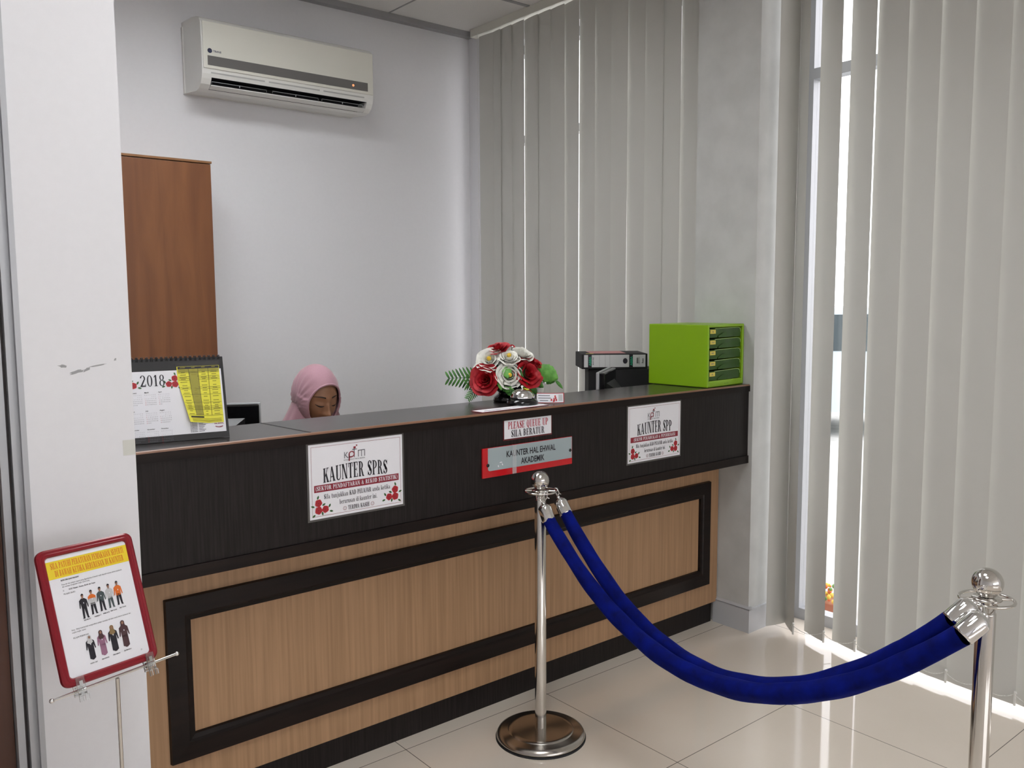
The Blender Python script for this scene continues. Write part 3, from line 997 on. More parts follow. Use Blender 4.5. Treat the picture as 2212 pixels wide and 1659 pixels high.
def counter_sign(label, x0, x1, z0, z1, head, hx, band, b_sq):
    wv, hv = x1 - x0, z1 - z0
    t = thing('counter_sign', label, 'sign', (x0, SY, z0), group=None)
    mb = MB().box(-.006, wv + .006, -.0010, -.0002, -.006, hv + .006)
    pouch = part('laminate_pouch', mb, LAMI, t)
    mb = MB().box(0, wv, -.0016, -.00105, 0, hv)
    p = Print(mb, 0, 0, -.0017)
    u, v = wv / 297.0, hv / 210.0
    mats = [PAPER, INK, MAROON, REDPRINT, REDDARK, GREENINK, INKG]
    p.frame(7 * u, 7 * v, 290 * u, 203 * v, .0008, 2)
    # emblem
    p.text('K', 106 * u, 121 * u, 161 * v, 19 * v, 6, fn=sans)
    p.polys([[(a * u, b * v) for a, b in q] for q in E_(131, 171, 9.5, 9, 3, 3, -90, 180, 12) + R_(121.5, 152, 125, 172) + R_(121.5, 161.5, 132, 165)], 2, 3)
    p.polys([[(a * u, b * v) for a, b in q] for q in R_(138, 161, 140.5, 186) + R_(133, 182.5, 148, 185) + R_(151, 161, 153.3, 180) + R_(151, 178, 173, 180.4) + R_(161, 161, 163.3, 180) + R_(171, 161, 173.3, 180)], 6, 2)
    p.rect(137 * u, 186 * v, 144 * u, 192 * v, 2, 3); p.rect(145 * u, 192.5 * v, 149 * u, 196.5 * v, 2, 3)
    p.text('KOLEJ POLY-TECH MARA', 106 * u, 173 * u, 154.5 * v, 3.4 * v, 6, fn=sans, bold=.02)
    # arched heading
    p.text(head, hx[0] * u, hx[1] * u, 100 * v, 44 * v, 1, arch=3.0 * v, h_end=40 * v)
    p.rect(14 * u, 75 * v, 283 * u, 95 * v, 2, 1)
    p.text(band, b_sq[0] * u, b_sq[1] * u, 79.5 * v, 12.5 * v, 0, lay=2)
    p.text('Sila tunjukkan KAD PELAJAR anda ketika', 43 * u, 254 * u, 54 * v, 13.5 * v, 1)
    p.text('berurusan di kaunter ini.', 90 * u, 210 * u, 33 * v, 13.5 * v, 1)
    p.text('TERIMA KASIH', 116 * u, 184 * u, 12.5 * v, 12.5 * v, 1)
    for fx in (106, 194):
        p.polys([[(fx * u + a * u, 18 * v + b * v) for a, b in q] for q in E_(0, 0, 5.6, 5.6, .8, .8, 0, 360, 20) + E_(0, 0.5, 3.2, 3.4, .6, .6, 200, 340, 8)], 2, 2)
        p.disc((fx - 1.9) * u, 20 * v, .7 * u, 1, 2, 6); p.disc((fx + 1.9) * u, 20 * v, .7 * u, 1, 2, 6)
    p.roses(26 * u, 24 * v, 10.5 * u, False, 3, 4, 5)
    p.roses(270 * u, 28 * v, 10.5 * u, True, 3, 4, 5)
    part('printed_sheet', mb, mats, t)
    return t


counter_sign('larger laminated sign headed KAUNTER SPRS, nearest the white pier', 1.030, 1.327, .822, 1.029, 'KAUNTER SPRS', (42, 246), '(SEKTOR PENDAFTARAN & REKOD STATISTIK)', (18, 279))
counter_sign('laminated sign headed KAUNTER SPP below the lime green drawers', 2.288, 2.580, .819, 1.028, 'KAUNTER SPP', (50, 246), '(SEKTOR PENJADUALAN & PEPERIKSAAN)', (30, 268))

t = thing('queue_notice', 'small laminated PLEASE QUEUE UP notice above the grey and red plate', 'sign', (1.711, SY, .972))
part('laminate_pouch', MB().box(-.004, .206, -.0010, -.0002, -.005, .065), mat('maroon_film_edge', (.12, .02, .025), .25), t)
mb = MB().box(0, .202, -.0016, -.00105, 0, .060)
p = Print(mb, 0, 0, -.0017)
p.text('PLEASE QUEUE UP', .015, .187, .031, .0235, 1)
p.text('SILA BERATUR', .028, .171, .0045, .0225, 2)
part('printed_sheet', mb, [PAPER, REDINK, INK], t)

# acrylic plate
t = thing('acrylic_plate', 'grey and red acrylic plate reading KAUNTER HAL EHWAL AKADEMIK', 'sign', (1.619, SY, .857))
pw, ph = .386, .095
mb = MB().box(0, pw, -.0060, -.0002, 0, ph, bev=.0006)
pl = part('red_backing', mb, SIGNRED, t)
rc = []
for i in range(9):
    a = pi + (pi / 2) * i / 8
    rc.append((.021 + .008 + .008 * cos(a), .021 + .008 + .008 * sin(a)))
outl = rc + [(pw - .002, .021), (pw - .002, ph - .001), (.021, ph - .001)]
mb = MB().prism(outl, 'y', -.0068, -.0061)
p = Print(mb, 0, 0, -.0069)
p.text('KAUNTER HAL EHWAL', .095, .308, .058, .0205, 1, fn=sans, bold=.018)
p.text('AKADEMIK', .157, .258, .029, .0205, 1, fn=sans, bold=.018)
p.polys([[(.073 + a, .037 + b) for a, b in q] for q in E_(0, 0, .0085, .0085, .0022, .0022, 50, 130, 6) + E_(0, -.004, .0085, .0085, .003, .0022, 5, 55, 6) + E_(-.004, -.003, .0085, .008, .003, .002, 165, 215, 6)], 2, 1)
part('grey_face', mb, [SIGNGREY, INK, PAPER], t, label='grey face with black lettering')
for sx, sz in ((.020, .040), (pw - .010, .048)):
    part('screw_cap', MB().lathe([(.0001, .003), (.004, .0028), (.0055, .0015), (.0055, 0)], (sx, -.0069, sz), 16, axis=(0, -1, 0)), SATIN, t)
mb = MB().box(-.0165, .0165, -.0003, 0, -.043, .056)
# strip of clear tape over the plate
m_ = bpy.data.materials.new('clear_tape')
m_.use_nodes = True
N_ = m_.node_tree.nodes
tr_ = N_.new('ShaderNodeBsdfTransparent'); mx_ = N_.new('ShaderNodeMixShader'); mx_.inputs['Fac'].default_value = .28
N_['Principled BSDF'].inputs['Base Color'].default_value = (.75, .78, .80, 1); N_['Principled BSDF'].inputs['Roughness'].default_value = .12
m_.node_tree.links.new(tr_.outputs[0], mx_.inputs[1]); m_.node_tree.links.new(N_['Principled BSDF'].outputs[0], mx_.inputs[2])
m_.node_tree.links.new(mx_.outputs[0], N_['Material Output'].inputs['Surface'])
CTAPE = m_
single('clear_tape', MB().box(0, .017, -.0003, 0, 0, ph - .001), CTAPE, 'narrow strip of clear tape across the grey and red plate', 'tape', (1.619 + .120, SY - .0078, .8575))
single('masking_tape', MB().box(0, .027, -.0006, 0, 0, .036), TAPE, 'square of cream masking tape on the white pier edge by the calendar', 'tape', (.5555, PY - .0002, 1.061))

# ================================================================== DESK CALENDAR
cal_rz = radians(-8.3)
cw, ch = .335, .215
tilt = radians(14)
cl = thing('desk_calendar', 'large black backed 2018 desk calendar at the pier end of the counter', 'calendar', (.846, 2.203, ZT + .0005), cal_rz)
RX = Matrix.Rotation(-tilt, 4, 'X')


def tilted(mb, M=RX):
    mb.v = [M @ p for p in mb.v]
    return mb


part('front_board', tilted(MB().box(-cw, 0, 0, .003, 0, ch)), BLACK, cl)
RB = Matrix.Translation(Vector((0, 2 * ch * sin(tilt) + .003, 0))) @ Matrix.Rotation(tilt, 4, 'X')
part('rear_board', tilted(MB().box(-cw, 0, -.003, 0, 0, ch), RB), BLACK, cl)
sp = MB()
for k in range(27):
    x = -.012 - k * .0118
    c0 = RX @ Vector((0, .0015, ch - .001))
    pts = [(x, c0.y + .006 * cos(a), c0.z + .006 * sin(a)) for a in [2 * pi * j / 10 for j in range(10)]]
    sp.tube(pts, .0008, 5, closed=True)
    sp.tube([(x + .0035, q[1], q[2]) for q in pts], .0008, 5, closed=True)
part('spiral_binding', sp, BLACK, cl)
mb = MB().box(-cw + .004, -.007, -.0012, -.0002, .016, .183)
p = Print(mb, 0, 0, -.0013)
yx0 = -.322                     # left edge of the print
p.text('2018', -.208, -.148, .144, .029, 1)
p.roses(-.240, .147, .0085, False, 3, 4, 5)
p.roses(-.124, .147, .0078, True, 3, 4, 5)
mon = ['January', 'February', 'March', 'April', 'May', 'June', 'July', 'August', 'September', 'October', 'November', 'December']
st_ = [1, 4, 4, 0, 2, 5, 0, 3, 6, 1, 4, 6]
nd = [31, 28, 31, 30, 31, 30, 31, 31, 30, 31, 30, 31]
for k in range(12):
    ox, oz = -.2655 + (k % 4) * .0330, .1275 - (k // 4) * .0470
    wd_ = sans(mon[k], bold=.02)[1]
    p.text(mon[k], ox, ox + wd_ * .0030, oz, .0030, 1, fn=sans, bold=.02)
    for j, ch_ in enumerate('SMTWTFS'):
        p.text(ch_, ox + j * .0040, ox + j * .0040 + .0017, oz - .0058, .0019, 6, fn=sans)
    for d_ in range(1, nd[k] + 1):
        q = d_ + st_[k] - 1
        tx = str(d_)
        xx = ox + (q % 7) * .0040
        p.text(tx, xx, xx + (.0012 if len(tx) == 1 else .0029), oz - .0106 - (q // 7) * .0050, .0021, 3 if q % 7 == 0 else 6, fn=sans)
for k, tx in enumerate(('31 August', '1 September', '11 September', '16 September', '17 September', '6 November', '20 November', '25 December')):
    zz = .0475 - k * .0040
    p.text(tx, -.096, -.078, zz, .0026, 1, fn=sans, bold=.02)
    p.rect(-.075, zz + .0006, -.058 - .003 * (k % 3), zz + .0018, 1)
p.text('SISTEM KUNGFUAN'[:0] or 'AKADEMIK', -.034, -.014, .029, .0034, 2, fn=sans, bold=.04, arch=-.0025)
p.text('HAL EHWAL', -.036, -.012, .036, .0032, 2, fn=sans, bold=.04)
part('calendar_page', tilted(mb), [PAPER, INK, MAROON, REDPRINT, REDDARK, GREENINK, INKG], cl)

# yellow timetable clipped over the right of the calendar, its lower left corner curling out
tt = thing('timetable_sheet', 'yellow printed timetable stuck over the right side of the calendar', 'paper', (.846, 2.203, ZT + .0005), cal_rz)
yw, yh = .106, .152
yx, yz = -.1175, .040


def curl(a, b):                # sheet coordinates 0..1 -> local calendar plane
    c_ = max(0, (1 - a) * 1.0 - .35) * max(0, (1 - b) - .25)
    return (yx + a * yw + .034 * c_ * 1.2, -.0022 - .030 * c_, yz + b * yh + .010 * c_)


mb = MB()
mb.grid(lambda u, v: curl(u, v), 16, 20, 0)
rows = [1.0, .955, .905, .885, .82, .79, .76, .63, .60, .50, .36, .29, .26, .23, .13]


def cell(a0, a1, b0, b1, mi, off=.0003):
    n_ = 8
    for i in range(n_):
        for j in range(2):
            qs = [(a0 + (a1 - a0) * (i + di) / n_, b0 + (b1 - b0) * (j + dj) / 2) for di, dj in ((0, 0), (1, 0), (1, 1), (0, 1))]
            v4 = [curl(*q) for q in qs]
            mb.add([(q[0], q[1] - off, q[2]) for q in v4], [(0, 1, 2, 3)], mi)


cell(.02, .99, .955, .995, 1)
cell(.02, .99, .905, .955, 2)
cell(.27, .49, .13, .905, 2)
for rb in rows[1:]:
    cell(.02, .985, rb - .002, rb + .002, 1, .0006)
for ca in (.27, .49, .73):
    cell(ca - .004, ca + .004, .13, .955, 1, .0006)
cell(.08, .50, .085, .112, 1)
rq = random.Random(5)
for i in range(len(rows) - 1):
    for a, b in ((.05, .22), (.31, .45), (.54, .69), (.78, .94)):
        h_ = rows[i] - rows[i + 1]
        k = 1 if h_ < .07 else 2
        for q in range(k):
            zc_ = rows[i + 1] + h_ * (q + .5) / k
            s_ = rq.uniform(0, .04)
            cell(a + s_, b - s_, zc_ - .006, zc_ + .005, 3, .0007)
for zc_ in (.07, .045, .025):
    cell(.1, .95, zc_ - .004, zc_ + .004, 3, .0007)
part('sheet', tilted(mb), [YELLOWP, INK, YELLOWD, mat('olive_print', (.30, .27, .03), .6)], tt)
part('clear_holder', tilted(MB().box(yx - .004, yx + yw + .002, -.0026, -.0016, yz + yh + .0002, yz + yh + .012)), mat('smoky_clip', (.045, .045, .045), .25), tt)

# ================================================================== MONITORS, TOWER, BOX FILE


def monitor(label, loc, rz, w_, h_, tilt=0.0):
    t = thing('computer_monitor', label, 'monitor', loc, rz)
    z0 = .10
    M = Matrix.Translation(Vector((0, 0, z0))) @ Matrix.Rotation(tilt, 4, 'X')
    mb = MB().box(-w_ / 2, w_ / 2, 0, .022, 0, h_, bev=.006)
    part('back_shell', tilted(mb, M), SATIN, t)
    mb = MB().box(-w_ / 2 - .003, w_ / 2 + .003, .0225, .036, -.003, h_ + .003, bev=.004)
    bz = part('front_bezel', tilted(mb, M), ALU, t, label='silver front bezel')
    part('screen', tilted(MB().box(-w_ / 2 + .012, w_ / 2 - .012, .0362, .037, .016, h_ - .012), M), SATIN, t)
    hump = []
    a, b = w_ / 2 - .045, w_ / 2 - .085
    mb = MB()
    vs = [(-a, 0, .03), (a, 0, .03), (a, 0, h_ - .045), (-a, 0, h_ - .045), (-b, -.035, .06), (b, -.035, .06), (b, -.035, h_ - .075), (-b, -.035, h_ - .075)]
    mb.add(vs, [(0, 1, 5, 4), (1, 2, 6, 5), (2, 3, 7, 6), (3, 0, 4, 7), (4, 5, 6, 7)])
    hp = part('rear_housing', tilted(mb, M), BLACK, t)
    vm = MB()
    for k in range(24):
        x = -b + .012 + (2 * b - .024) * k / 23
        vm.box(x - .0015, x + .0015, -.0362, -.035, h_ - .14, h_ - .08)
    part('vent_slots', tilted(vm, M), BLACKM, hp)
    nk = MB().box(-.03, .03, -.03, 0, .015, z0 + h_ * .45, bev=.004)
    part('neck', nk, BLACK, t)
    part('stand_foot', MB().lathe([(.0001, .016), (.06, .014), (.105, .006), (.108, 0), (.0001, 0)], (0, 0, 0), 32), BLACK, t)
    return t


DZ = .7305
monitor('black monitor seen from behind just right of the desk calendar', (.948, 2.80, DZ), radians(-28), .43, .250)
monitor('black monitor with silver edge below the box file', (2.628, 2.543, DZ), radians(35), .30, .287)

pc = thing('computer_tower', 'black computer tower standing under the white labelled box file', 'computer', (2.715, 2.765, DZ), radians(-38))
part('case', MB().box(0, .30, 0, .15, .0, .374, bev=.004), BLACKM, pc)
part('front_grille', MB().box(.3005, .308, .006, .144, .01, .364, bev=.003), BLACK, pc)
bfz = DZ + .3745
bf = thing('box_file', 'black box file with white spine label lying on the computer tower', 'box file', (2.684, 2.776, bfz), radians(-36))
part('cover', MB().box(0, .298, 0, .215, 0, .068, bev=.003), BLACKM, bf)
mb = MB().box(.010, .288, -.0012, -.0004, .0085, .0635)
p = Print(mb, 0, 0, -.0013)
for a, b in ((.0275, .0445), (.214, .231)):
    p.rect(a, .007, b, .065, 1)
for zz in (.075, .101, .122):
    p.rect(zz + .004, .0085, zz + .0048, .0635, 3)
p.polys([[(.196 + .0105 * cos(a) , .036 + .0125 * sin(a)) for a in [2 * pi * i / 24 for i in range(24)]]], 1, 2)
for ox, (tx, hh, mi, ln) in ((.042, ('ABBA', .011, 2, .042)), (.229, ('ABBA', .011, 2, .042)), (.053, ('BOX FILE', .005, 1, .034)), (.279, ('Rezo', .008, 1, .022)), (.262, ('9 556152 001', .004, 3, .032))):
    ps, wd_ = sans(tx, bold=.035 if mi == 2 else .02)
    out = []
    for q in ps:
        out.append([(ox - b * hh, .036 - ln / 2 + a / wd_ * ln) for a, b in q])
    p.polys(out, mi, 3)
for k in range(14):
    p.rect(.2475, .024 + k * .0019, .256, .024 + k * .0019 + (.0012 if k % 3 else .0007), 1, 2)
part('spine_label', mb, [FILEW, INK, FILEG, INKG], bf)
part('pink_cover_sheet', MB().box(.045, .205, .03, .19, .0682, .0692), PINKP, bf)
part('yellow_tab', MB().box(.022, .055, .012, .03, .0682, .0689), STICKY, bf)

# ================================================================== GREEN DRAWER UNIT
du = thing('drawer_unit', 'lime green plastic drawer unit with five dark drawers', 'drawer unit', (2.757, 2.136, ZT + .001), radians(4))
dw, dd, dh = .262, .292, .250
cs = MB()
tk = .011
cs.box(0, tk, 0, dd, 0, dh); cs.box(dw - tk, dw, 0, dd, 0, dh)
cs.box(tk, dw - tk, 0, dd, dh - tk, dh); cs.box(tk, dw - tk, 0, dd, 0, .025)
cs.box(tk, dw - tk, dd - .008, dd, .025, dh - tk)
co = part('case', cs, GREEN, du)
mdf = co.modifiers.new('soft_edges', 'BEVEL')
mdf.width = .0035; mdf.segments = 3; mdf.limit_method = 'ANGLE'
bdg = MB().box(dw / 2 - .012, dw / 2 + .020, -.0006, .001, .0085, .0125)
part('maker_plate', bdg, mat('dark_lime_plastic', (.17, .34, .005), .35), co)
ph_ = (dh - tk - .025) / 5
labels = ['SL', 'TLP', 'MDR', 'AMAL', 'SL']
for k in range(5):
    z0 = .025 + ph_ * (4 - k) + .002
    z1 = z0 + ph_ - .007
    xa, xb = tk + .003, dw - tk - .003
    dm = MB()
    dm.box(xa, xb, .0085, .0115, z0, z1)                      # front plate
    dm.box(xa, xb, .0116, dd - .015, z0, z0 + .002)
    dm.box(xa, xa + .002, .0116, dd - .015, z0 + .002, z1 - .006)
    dm.box(xb - .002, xb, .0116, dd - .015, z0 + .002, z1 - .006)
    # thumb grip: a domed lobe at the bottom centre
    cxm = (xa + xb) / 2
    lob = [(cxm - .052, z0)] + [(cxm + .052 * (-1 + 2 * i / 14), z0 + .0045 + .0155 * sin(pi * i / 14)) for i in range(15)] + [(cxm + .052, z0)]
    dm.prism(lob, 'y', .0045, .0084)
    dr = part('drawer', dm, GREENT, du)
    em = MB().tube([(xa + .045, .0075, z1), (xb - .028, .0075, z1 + .002), (xb - .012, .0075, z1), (xb - .004, .0075, z1 - .006), (xb - .001, .0075, z1 - .017)], .0013, 6)
    part('moulded_edge', em, GREENE, dr)
    lm = MB().box(xa + .012, xa + .050, .0074, .0083, z1 - .020, z1 - .004)
    pp = Print(lm, 0, 0, .0073)
    pp.text(labels[k], xa + .031 - .0032 * len(labels[k]), xa + .031 + .0032 * len(labels[k]), z1 - .0145, .005, 1, fn=sans, bold=.03)
    part('label', lm, [STICKY, INKG], dr)

# ================================================================== FLOWER ARRANGEMENT
fl = thing('flower_arrangement', 'red and white silk rose arrangement in a black bowl on the counter', 'flowers', (1.893, 2.330, ZT + .0005), -_yaw)
part('bowl', MB().lathe([(.0001, 0), (.050, 0), (.052, .006), (.049, .016), (.036, .026), (.033, .032), (.040, .037), (.054, .044), (.064, .054), (.067, .062), (.063, .063), (.050, .054), (.0001, .050)], (0, 0, 0), 40), SATIN, fl)


def petal(mb, M, r, h, w_, cup, curl_, mi, rr):
    """one petal: base at the axis, rising to h, half angle w_, opening outwards."""
    def fn(u, v):
        a = (u - .5) * 2 * w_
        rad = r * (cup[0] + (cup[1] - cup[0]) * v ** 1.3) + curl_ * r * max(0, v - .65) ** 1.5 * 3
        edge = 1 - .10 * (abs(u - .5) * 2) ** 3 + .035 * sin(u * 9 + rr)
        z = h * (v - .22 * max(0, v - .75) ** 2 * 9 * curl_) * edge
        rad *= 1 + .05 * sin(u * 7 + rr * 2) * v
        return M @ Vector((rad * cos(a), rad * sin(a), z))
    mb.grid(fn, 8, 7, mi)


def rose(name, u, v, z, r, d, mi, rq, lab=None, openn=1.0, stamen=False):
    """a rose of radius r at (u right, v away, z up), facing direction d."""
    q = Vector((0, 0, 1)).rotation_difference(Vector(d).normalized()).to_matrix().to_4x4()
    base = Matrix.Translation(Vector((u, v, z))) @ q @ Matrix.Translation(Vector((0, 0, -r * .55)))
    mb = MB()
    for ring, (k, c0, c1, h, ww, cu) in enumerate(((3, .10, .20, 1.18, 1.25, .0), (3, .16, .36, 1.20, 1.05, .06), (4, .22, .56, 1.16, .95, .20), (5, .26, .80 * openn, 1.06, .82, .40), (6, .30, 1.0 * openn, .88, .72, .55))):
        for j in range(k):
            a = 2 * pi * j / k + ring * .7 + rq.uniform(-.2, .2)
            M = base @ Matrix.Rotation(a, 4, 'Z')
            petal(mb, M, r, r * h * rq.uniform(.95, 1.05), ww, (c0, c1), cu, 0, rq.uniform(0, 6))
    mb.M = base
    mb.sphere((0, 0, 0), r * .30, 12, 8, 0)
    mb.M = None
    if stamen:
        o = len(mb.v)
        mb.sphere((0, 0, 0), r * .22, 10, 8, 1)
        for i in range(o, len(mb.v)):
            mb.v[i] = base @ (mb.v[i] + Vector((0, 0, r * 1.10)))
    return part(name, mb, [ROSER if mi == 0 else ROSEW, ROSEY], fl, label=lab)


rq = random.Random(4)
rose('rose', -.075, -.035, .078, .043, (-.25, -1, .18), 0, rq, 'red rose low on the left')
rose('rose', .066, -.020, .097, .043, (.45, -.75, .45), 0, rq, 'red rose low on the right')
rose('rose', -.034, .015, .176, .034, (-.25, -.35, .9), 0, rq, 'red rose at the top')
rose('rose', -.062, -.015, .141, .037, (-.12, -.8, .55), 1, rq, 'white rose on the upper left', stamen=True)
rose('rose', .004, -.022, .147, .036, (.05, -.55, .85), 1, rq, 'white rose at the upper middle', .8, stamen=True)
rose('rose', .050, .010, .157, .036, (.30, -.4, .85), 1, rq, 'white rose on the upper right', .85)
rose('rose', .004, -.045, .092, .037, (.15, -1, .30), 1, rq, 'white rose low in the middle', .95, stamen=True)
rose('rose', -.100, .02, .116, .024, (-.6, -.4, .6), 1, rq, 'small white rose behind the left red rose', .8)
rose('rose', .106, .01, .098, .022, (.8, -.3, .45), 1, rq, 'small white rose on the far right', .8)
for (u, v, z, r) in ((.086, .0, .138, .016), (.104, .0, .128, .015), (.018, .03, .188, .008), (-.07, -.03, .052, .02)):
    rose('small_blossom', u, v, z, r, (.5, -.5, .7), 0, rq)


def leaf(name, p0, p1, wd, mi=0, droop=.2, nrm=(0, -1, 0), lab=None):
    a, b = Vector(p0), Vector(p1)
    d = b - a
    s = d.cross(Vector(nrm)); s.normalize(); s *= wd
    nn = Vector(nrm).normalized()

    def fn(u, v):
        wv = sin(pi * min(1, v * .96 + .02)) ** .8 * (1 + .07 * sin(v * 34))
        return a + d * v + s * ((u - .5) * 2 * wv) + nn * (.18 * wd * (1 - (2 * u - 1) ** 2)) + Vector((0, 0, -droop * d.length * v * v))
    mb = MB().grid(fn, 6, 14, 0)
    return part(name, mb, [LEAF if mi == 0 else LEAFL], fl, label=lab)


def fern(p0, p1, lw, nl, lab, droop=.1):
    """a frond with nl pairs of leaflets, one mesh."""
    a, b = Vector(p0), Vector(p1)
    d = b - a
    up = Vector((0, -1, 0)).cross(d); up.normalize()
    mb = MB()
    pts = [a + d * (i / 12) + Vector((0, 0, -droop * d.length * (i / 12) ** 2)) for i in range(13)]
    mb.tube(pts, [.0017 - .001 * i / 12 for i in range(13)], 6, 1)
    for k in range(nl):
        t = .12 + .88 * k / (nl - 1)
        c = a + d * t + Vector((0, 0, -droop * d.length * t * t))
        L = lw * (1 - .55 * abs(t - .25) ** 1.2)
        for s_ in (-1, 1):
            dirv = (up * s_ + d.normalized() * .55).normalized()
            side = d.normalized() * (d.length / nl * .62)

            def fn(u, v, c=c, dirv=dirv, side=side, L=L):
                wv = (sin(pi * (.12 + .86 * v)) ** .5)
                return c + dirv * (L * v) + side * ((u - .5) * 1.1 * wv) + Vector((0, -.003 * sin(pi * v) - .002 * (u - .5), 0))
            mb.grid(fn, 3, 6, 0)
    return part('fern_frond', mb, [LEAF, STEMG], fl, label=lab)


fern((-.098, -.01, .083), (-.205, -.005, .085), .044, 8, 'large fern frond reaching left', .03)
fern((-.085, -.02, .080), (-.14, -.03, .075), .040, 6, 'short fern frond beside the left red rose', .2)
fern((-.095, -.02, .060), (-.137, -.03, .014), .024, 9, 'fern frond hanging to the counter on the left', .0)
leaf('leaf', (.10, .0, .118), (.175, -.01, .082), .030, 1, .05, lab='broad light green leaf on the right')
leaf('leaf', (.115, .0, .085), (.165, .0, .070), .018, 0, .05)
leaf('leaf', (.165, -.01, .075), (.192, -.015, .048), .006, 0, .1)
for (p0, p1, wd, mi) in (((-.005, -.05, .125), (.0, -.075, .095), .016, 1), ((.015, -.03, .118), (.055, -.05, .10), .014, 0), ((-.03, -.05, .10), (-.022, -.068, .055), .012, 1),
                         ((-.02, -.045, .075), (.01, -.07, .048), .020, 0), ((.04, -.035, .075), (.07, -.05, .058), .014, 0), ((-.01, -.05, .055), (.02, -.075, .035), .014, 0),
                         ((.07, -.03, .066), (.102, -.02, .035), .013, 0), ((-.045, -.035, .06), (-.10, -.03, .045), .016, 0), ((.09, .0, .115), (.115, -.01, .112), .010, 0),
                         ((.085, .0, .075), (.125, -.01, .058), .014, 0), ((.03, .02, .12), (.0, .05, .10), .03, 0), ((-.06, .03, .10), (-.12, .04, .09), .02, 0)):
    leaf('leaf', p0, p1, wd, mi)
part('flower_foam', MB().sphere((0, 0, .095), .06, 20, 12, 0, (1.25, 1, .85)), STEMG, fl)
for (u, v, z, sx, sz) in ((.017, .0, .191, .012, .16), (.019, .0, .181, .012, .16), (-.110, .0, .138, -.08, .11), (.131, -.01, .064, .09, .07), (-.015, -.066, .072, -.01, .05), (-.016, -.066, .078, -.01, .05)):
    bdm = MB().tube([(sx, v, sz), ((sx + u) / 2, v - .003, (sz + z) / 2 + .003), (u, v, z)], .0009, 6, 1)
    bdm.sphere((u, v, z), .0035 if z > .08 or u > .1 else .0018, 10, 8, 0)
    part('bead_spray', bdm, [PEARL, STEMG], fl)
part('sprig', MB().tube([(-.02, -.06, .062), (.02, -.085, .05), (.028, -.092, .03), (.026, -.095, .012)], .0014, 6).sphere((.026, -.095, .014), .006, 8, 6, 0, (1, .6, 1.2)).sphere((.031, -.093, .028), .006, 8, 6, 0, (1, .6, 1.3)).sphere((.024, -.091, .036), .006, 8, 6, 0, (1, .6, 1.3)), LEAFL, fl)

# service bell, cards and mug
sbell = thing('service_bell', 'chrome service bell on black base in front of the roses', 'bell', (1.872, 2.226, ZT + .0018))
part('base', MB().lathe([(.0001, 0), (.053, 0), (.0545, .004), (.052, .011), (.046, .016), (.040, .020), (.0001, .020)], (0, 0, 0), 40), SATIN, sbell)
part('dome', MB().lathe([(.041, .0205), (.0425, .022), (.0415, .028), (.0375, .037), (.030, .045), (.019, .050), (.0001, .052)], (0, 0, 0), 40), CHROME, sbell)
part('plunger', MB().lathe([(.004, .0505), (.004, .058), (.006, .058), (.006, .062), (.0001, .063)], (0, 0, 0), 16), CHROME, sbell)
part('yellow_sticker', MB().lathe([(.0245, .0492), (.012, .0532), (.0065, .0538)], (0, 0, 0), 14, a0=-1.6, a1=.9), mat('yellow_sticker_film', (.75, .68, .05), .4), sbell)
fc = MB()
M = Matrix.Translation(Vector((1.635, 2.140, ZT + .0004))) @ Matrix.Rotation(radians(1.5), 4, 'Z')
fc.M = M
fc.box(0, .29, 0, .058, 0, .0008, 1)
fc.box(.003, .287, .003, .055, .0008, .0010, 0)
for k, (a, b) in enumerate(((.02, .13), (.03, .10), (.16, .26))):
    fc.box(a, b, .014 + .012 * k, .018 + .012 * k, .0010, .0011, 2)
fc.M = None
single('laminated_card', fc, [PAPER, mat('red_card_border', (.40, .05, .06), .25), INKG], 'flat red edged laminated card lying under the service bell', 'card', (1.635, 2.14, ZT), world=True)
tc = thing('tent_card', 'small red edged notice card standing against the white mug', 'card', (1.926, 2.212, ZT + .0016), radians(-36))


def tcp(u, v):
    return (u * .094, -.010 * sin(pi * u * .9) + .010 * v, .034 * v)


def tcf(mb, a0, a1, b0, b1, mi, off):
    mb.grid(lambda u, v: (lambda q: (q[0], q[1] - off, q[2]))(tcp(a0 + (a1 - a0) * u, b0 + (b1 - b0) * v)), 8, 2, mi)


mb = MB()
tcf(mb, 0, 1, 0, 1, 1, 0)
tcf(mb, .0, .965, .07, .93, 0, .0004)
for k, (a, b) in enumerate(((.05, .47), (.05, .50), (.10, .40))):
    tcf(mb, a, b, .70 - .24 * k, .78 - .24 * k, 2, .0008)
for (a, b, s_) in ((.62, .30, .05), (.52, .22, .055), (.62, .16, .06), (.70, .2, .055), (.68, .38, .05), (.66, .55, .05), (.60, .1, .05)):
    tcf(mb, a - s_ / 2, a + s_ / 2, b, b + .22, 3, .0009 + .0001 * s_)
tcf(mb, .78, .93, .2, .82, 4, .0007)
part('card_sheet', mb, [PAPER, mat('red_card_border', (.4, .05, .06), .25), INKG, REDPRINT, mat('pale_grey_print', (.55, .55, .56), .6)], tc)
mg = thing('mug', 'plain white mug behind the small notice card', 'mug', (1.990, 2.285, ZT + .0005))
part('cup', MB().lathe([(.0001, .0), (.023, 0), (.0245, .004), (.0245, .056), (.0235, .057), (.0225, .056), (.0225, .006), (.0001, .005)], (0, 0, 0), 32), WHITEP, mg)
part('handle', MB().tube([(-.021, .012, .045), (-.032, .019, .046), (-.037, .022, .034), (-.032, .019, .018), (-.022, .012, .014)], .0035, 8), mat('dark_grey_handle', (.08, .08, .085), .4), mg)

# ================================================================== STANCHIONS AND ROPES
SB = (1.769, 2.017)
SF = (1.803, .694)


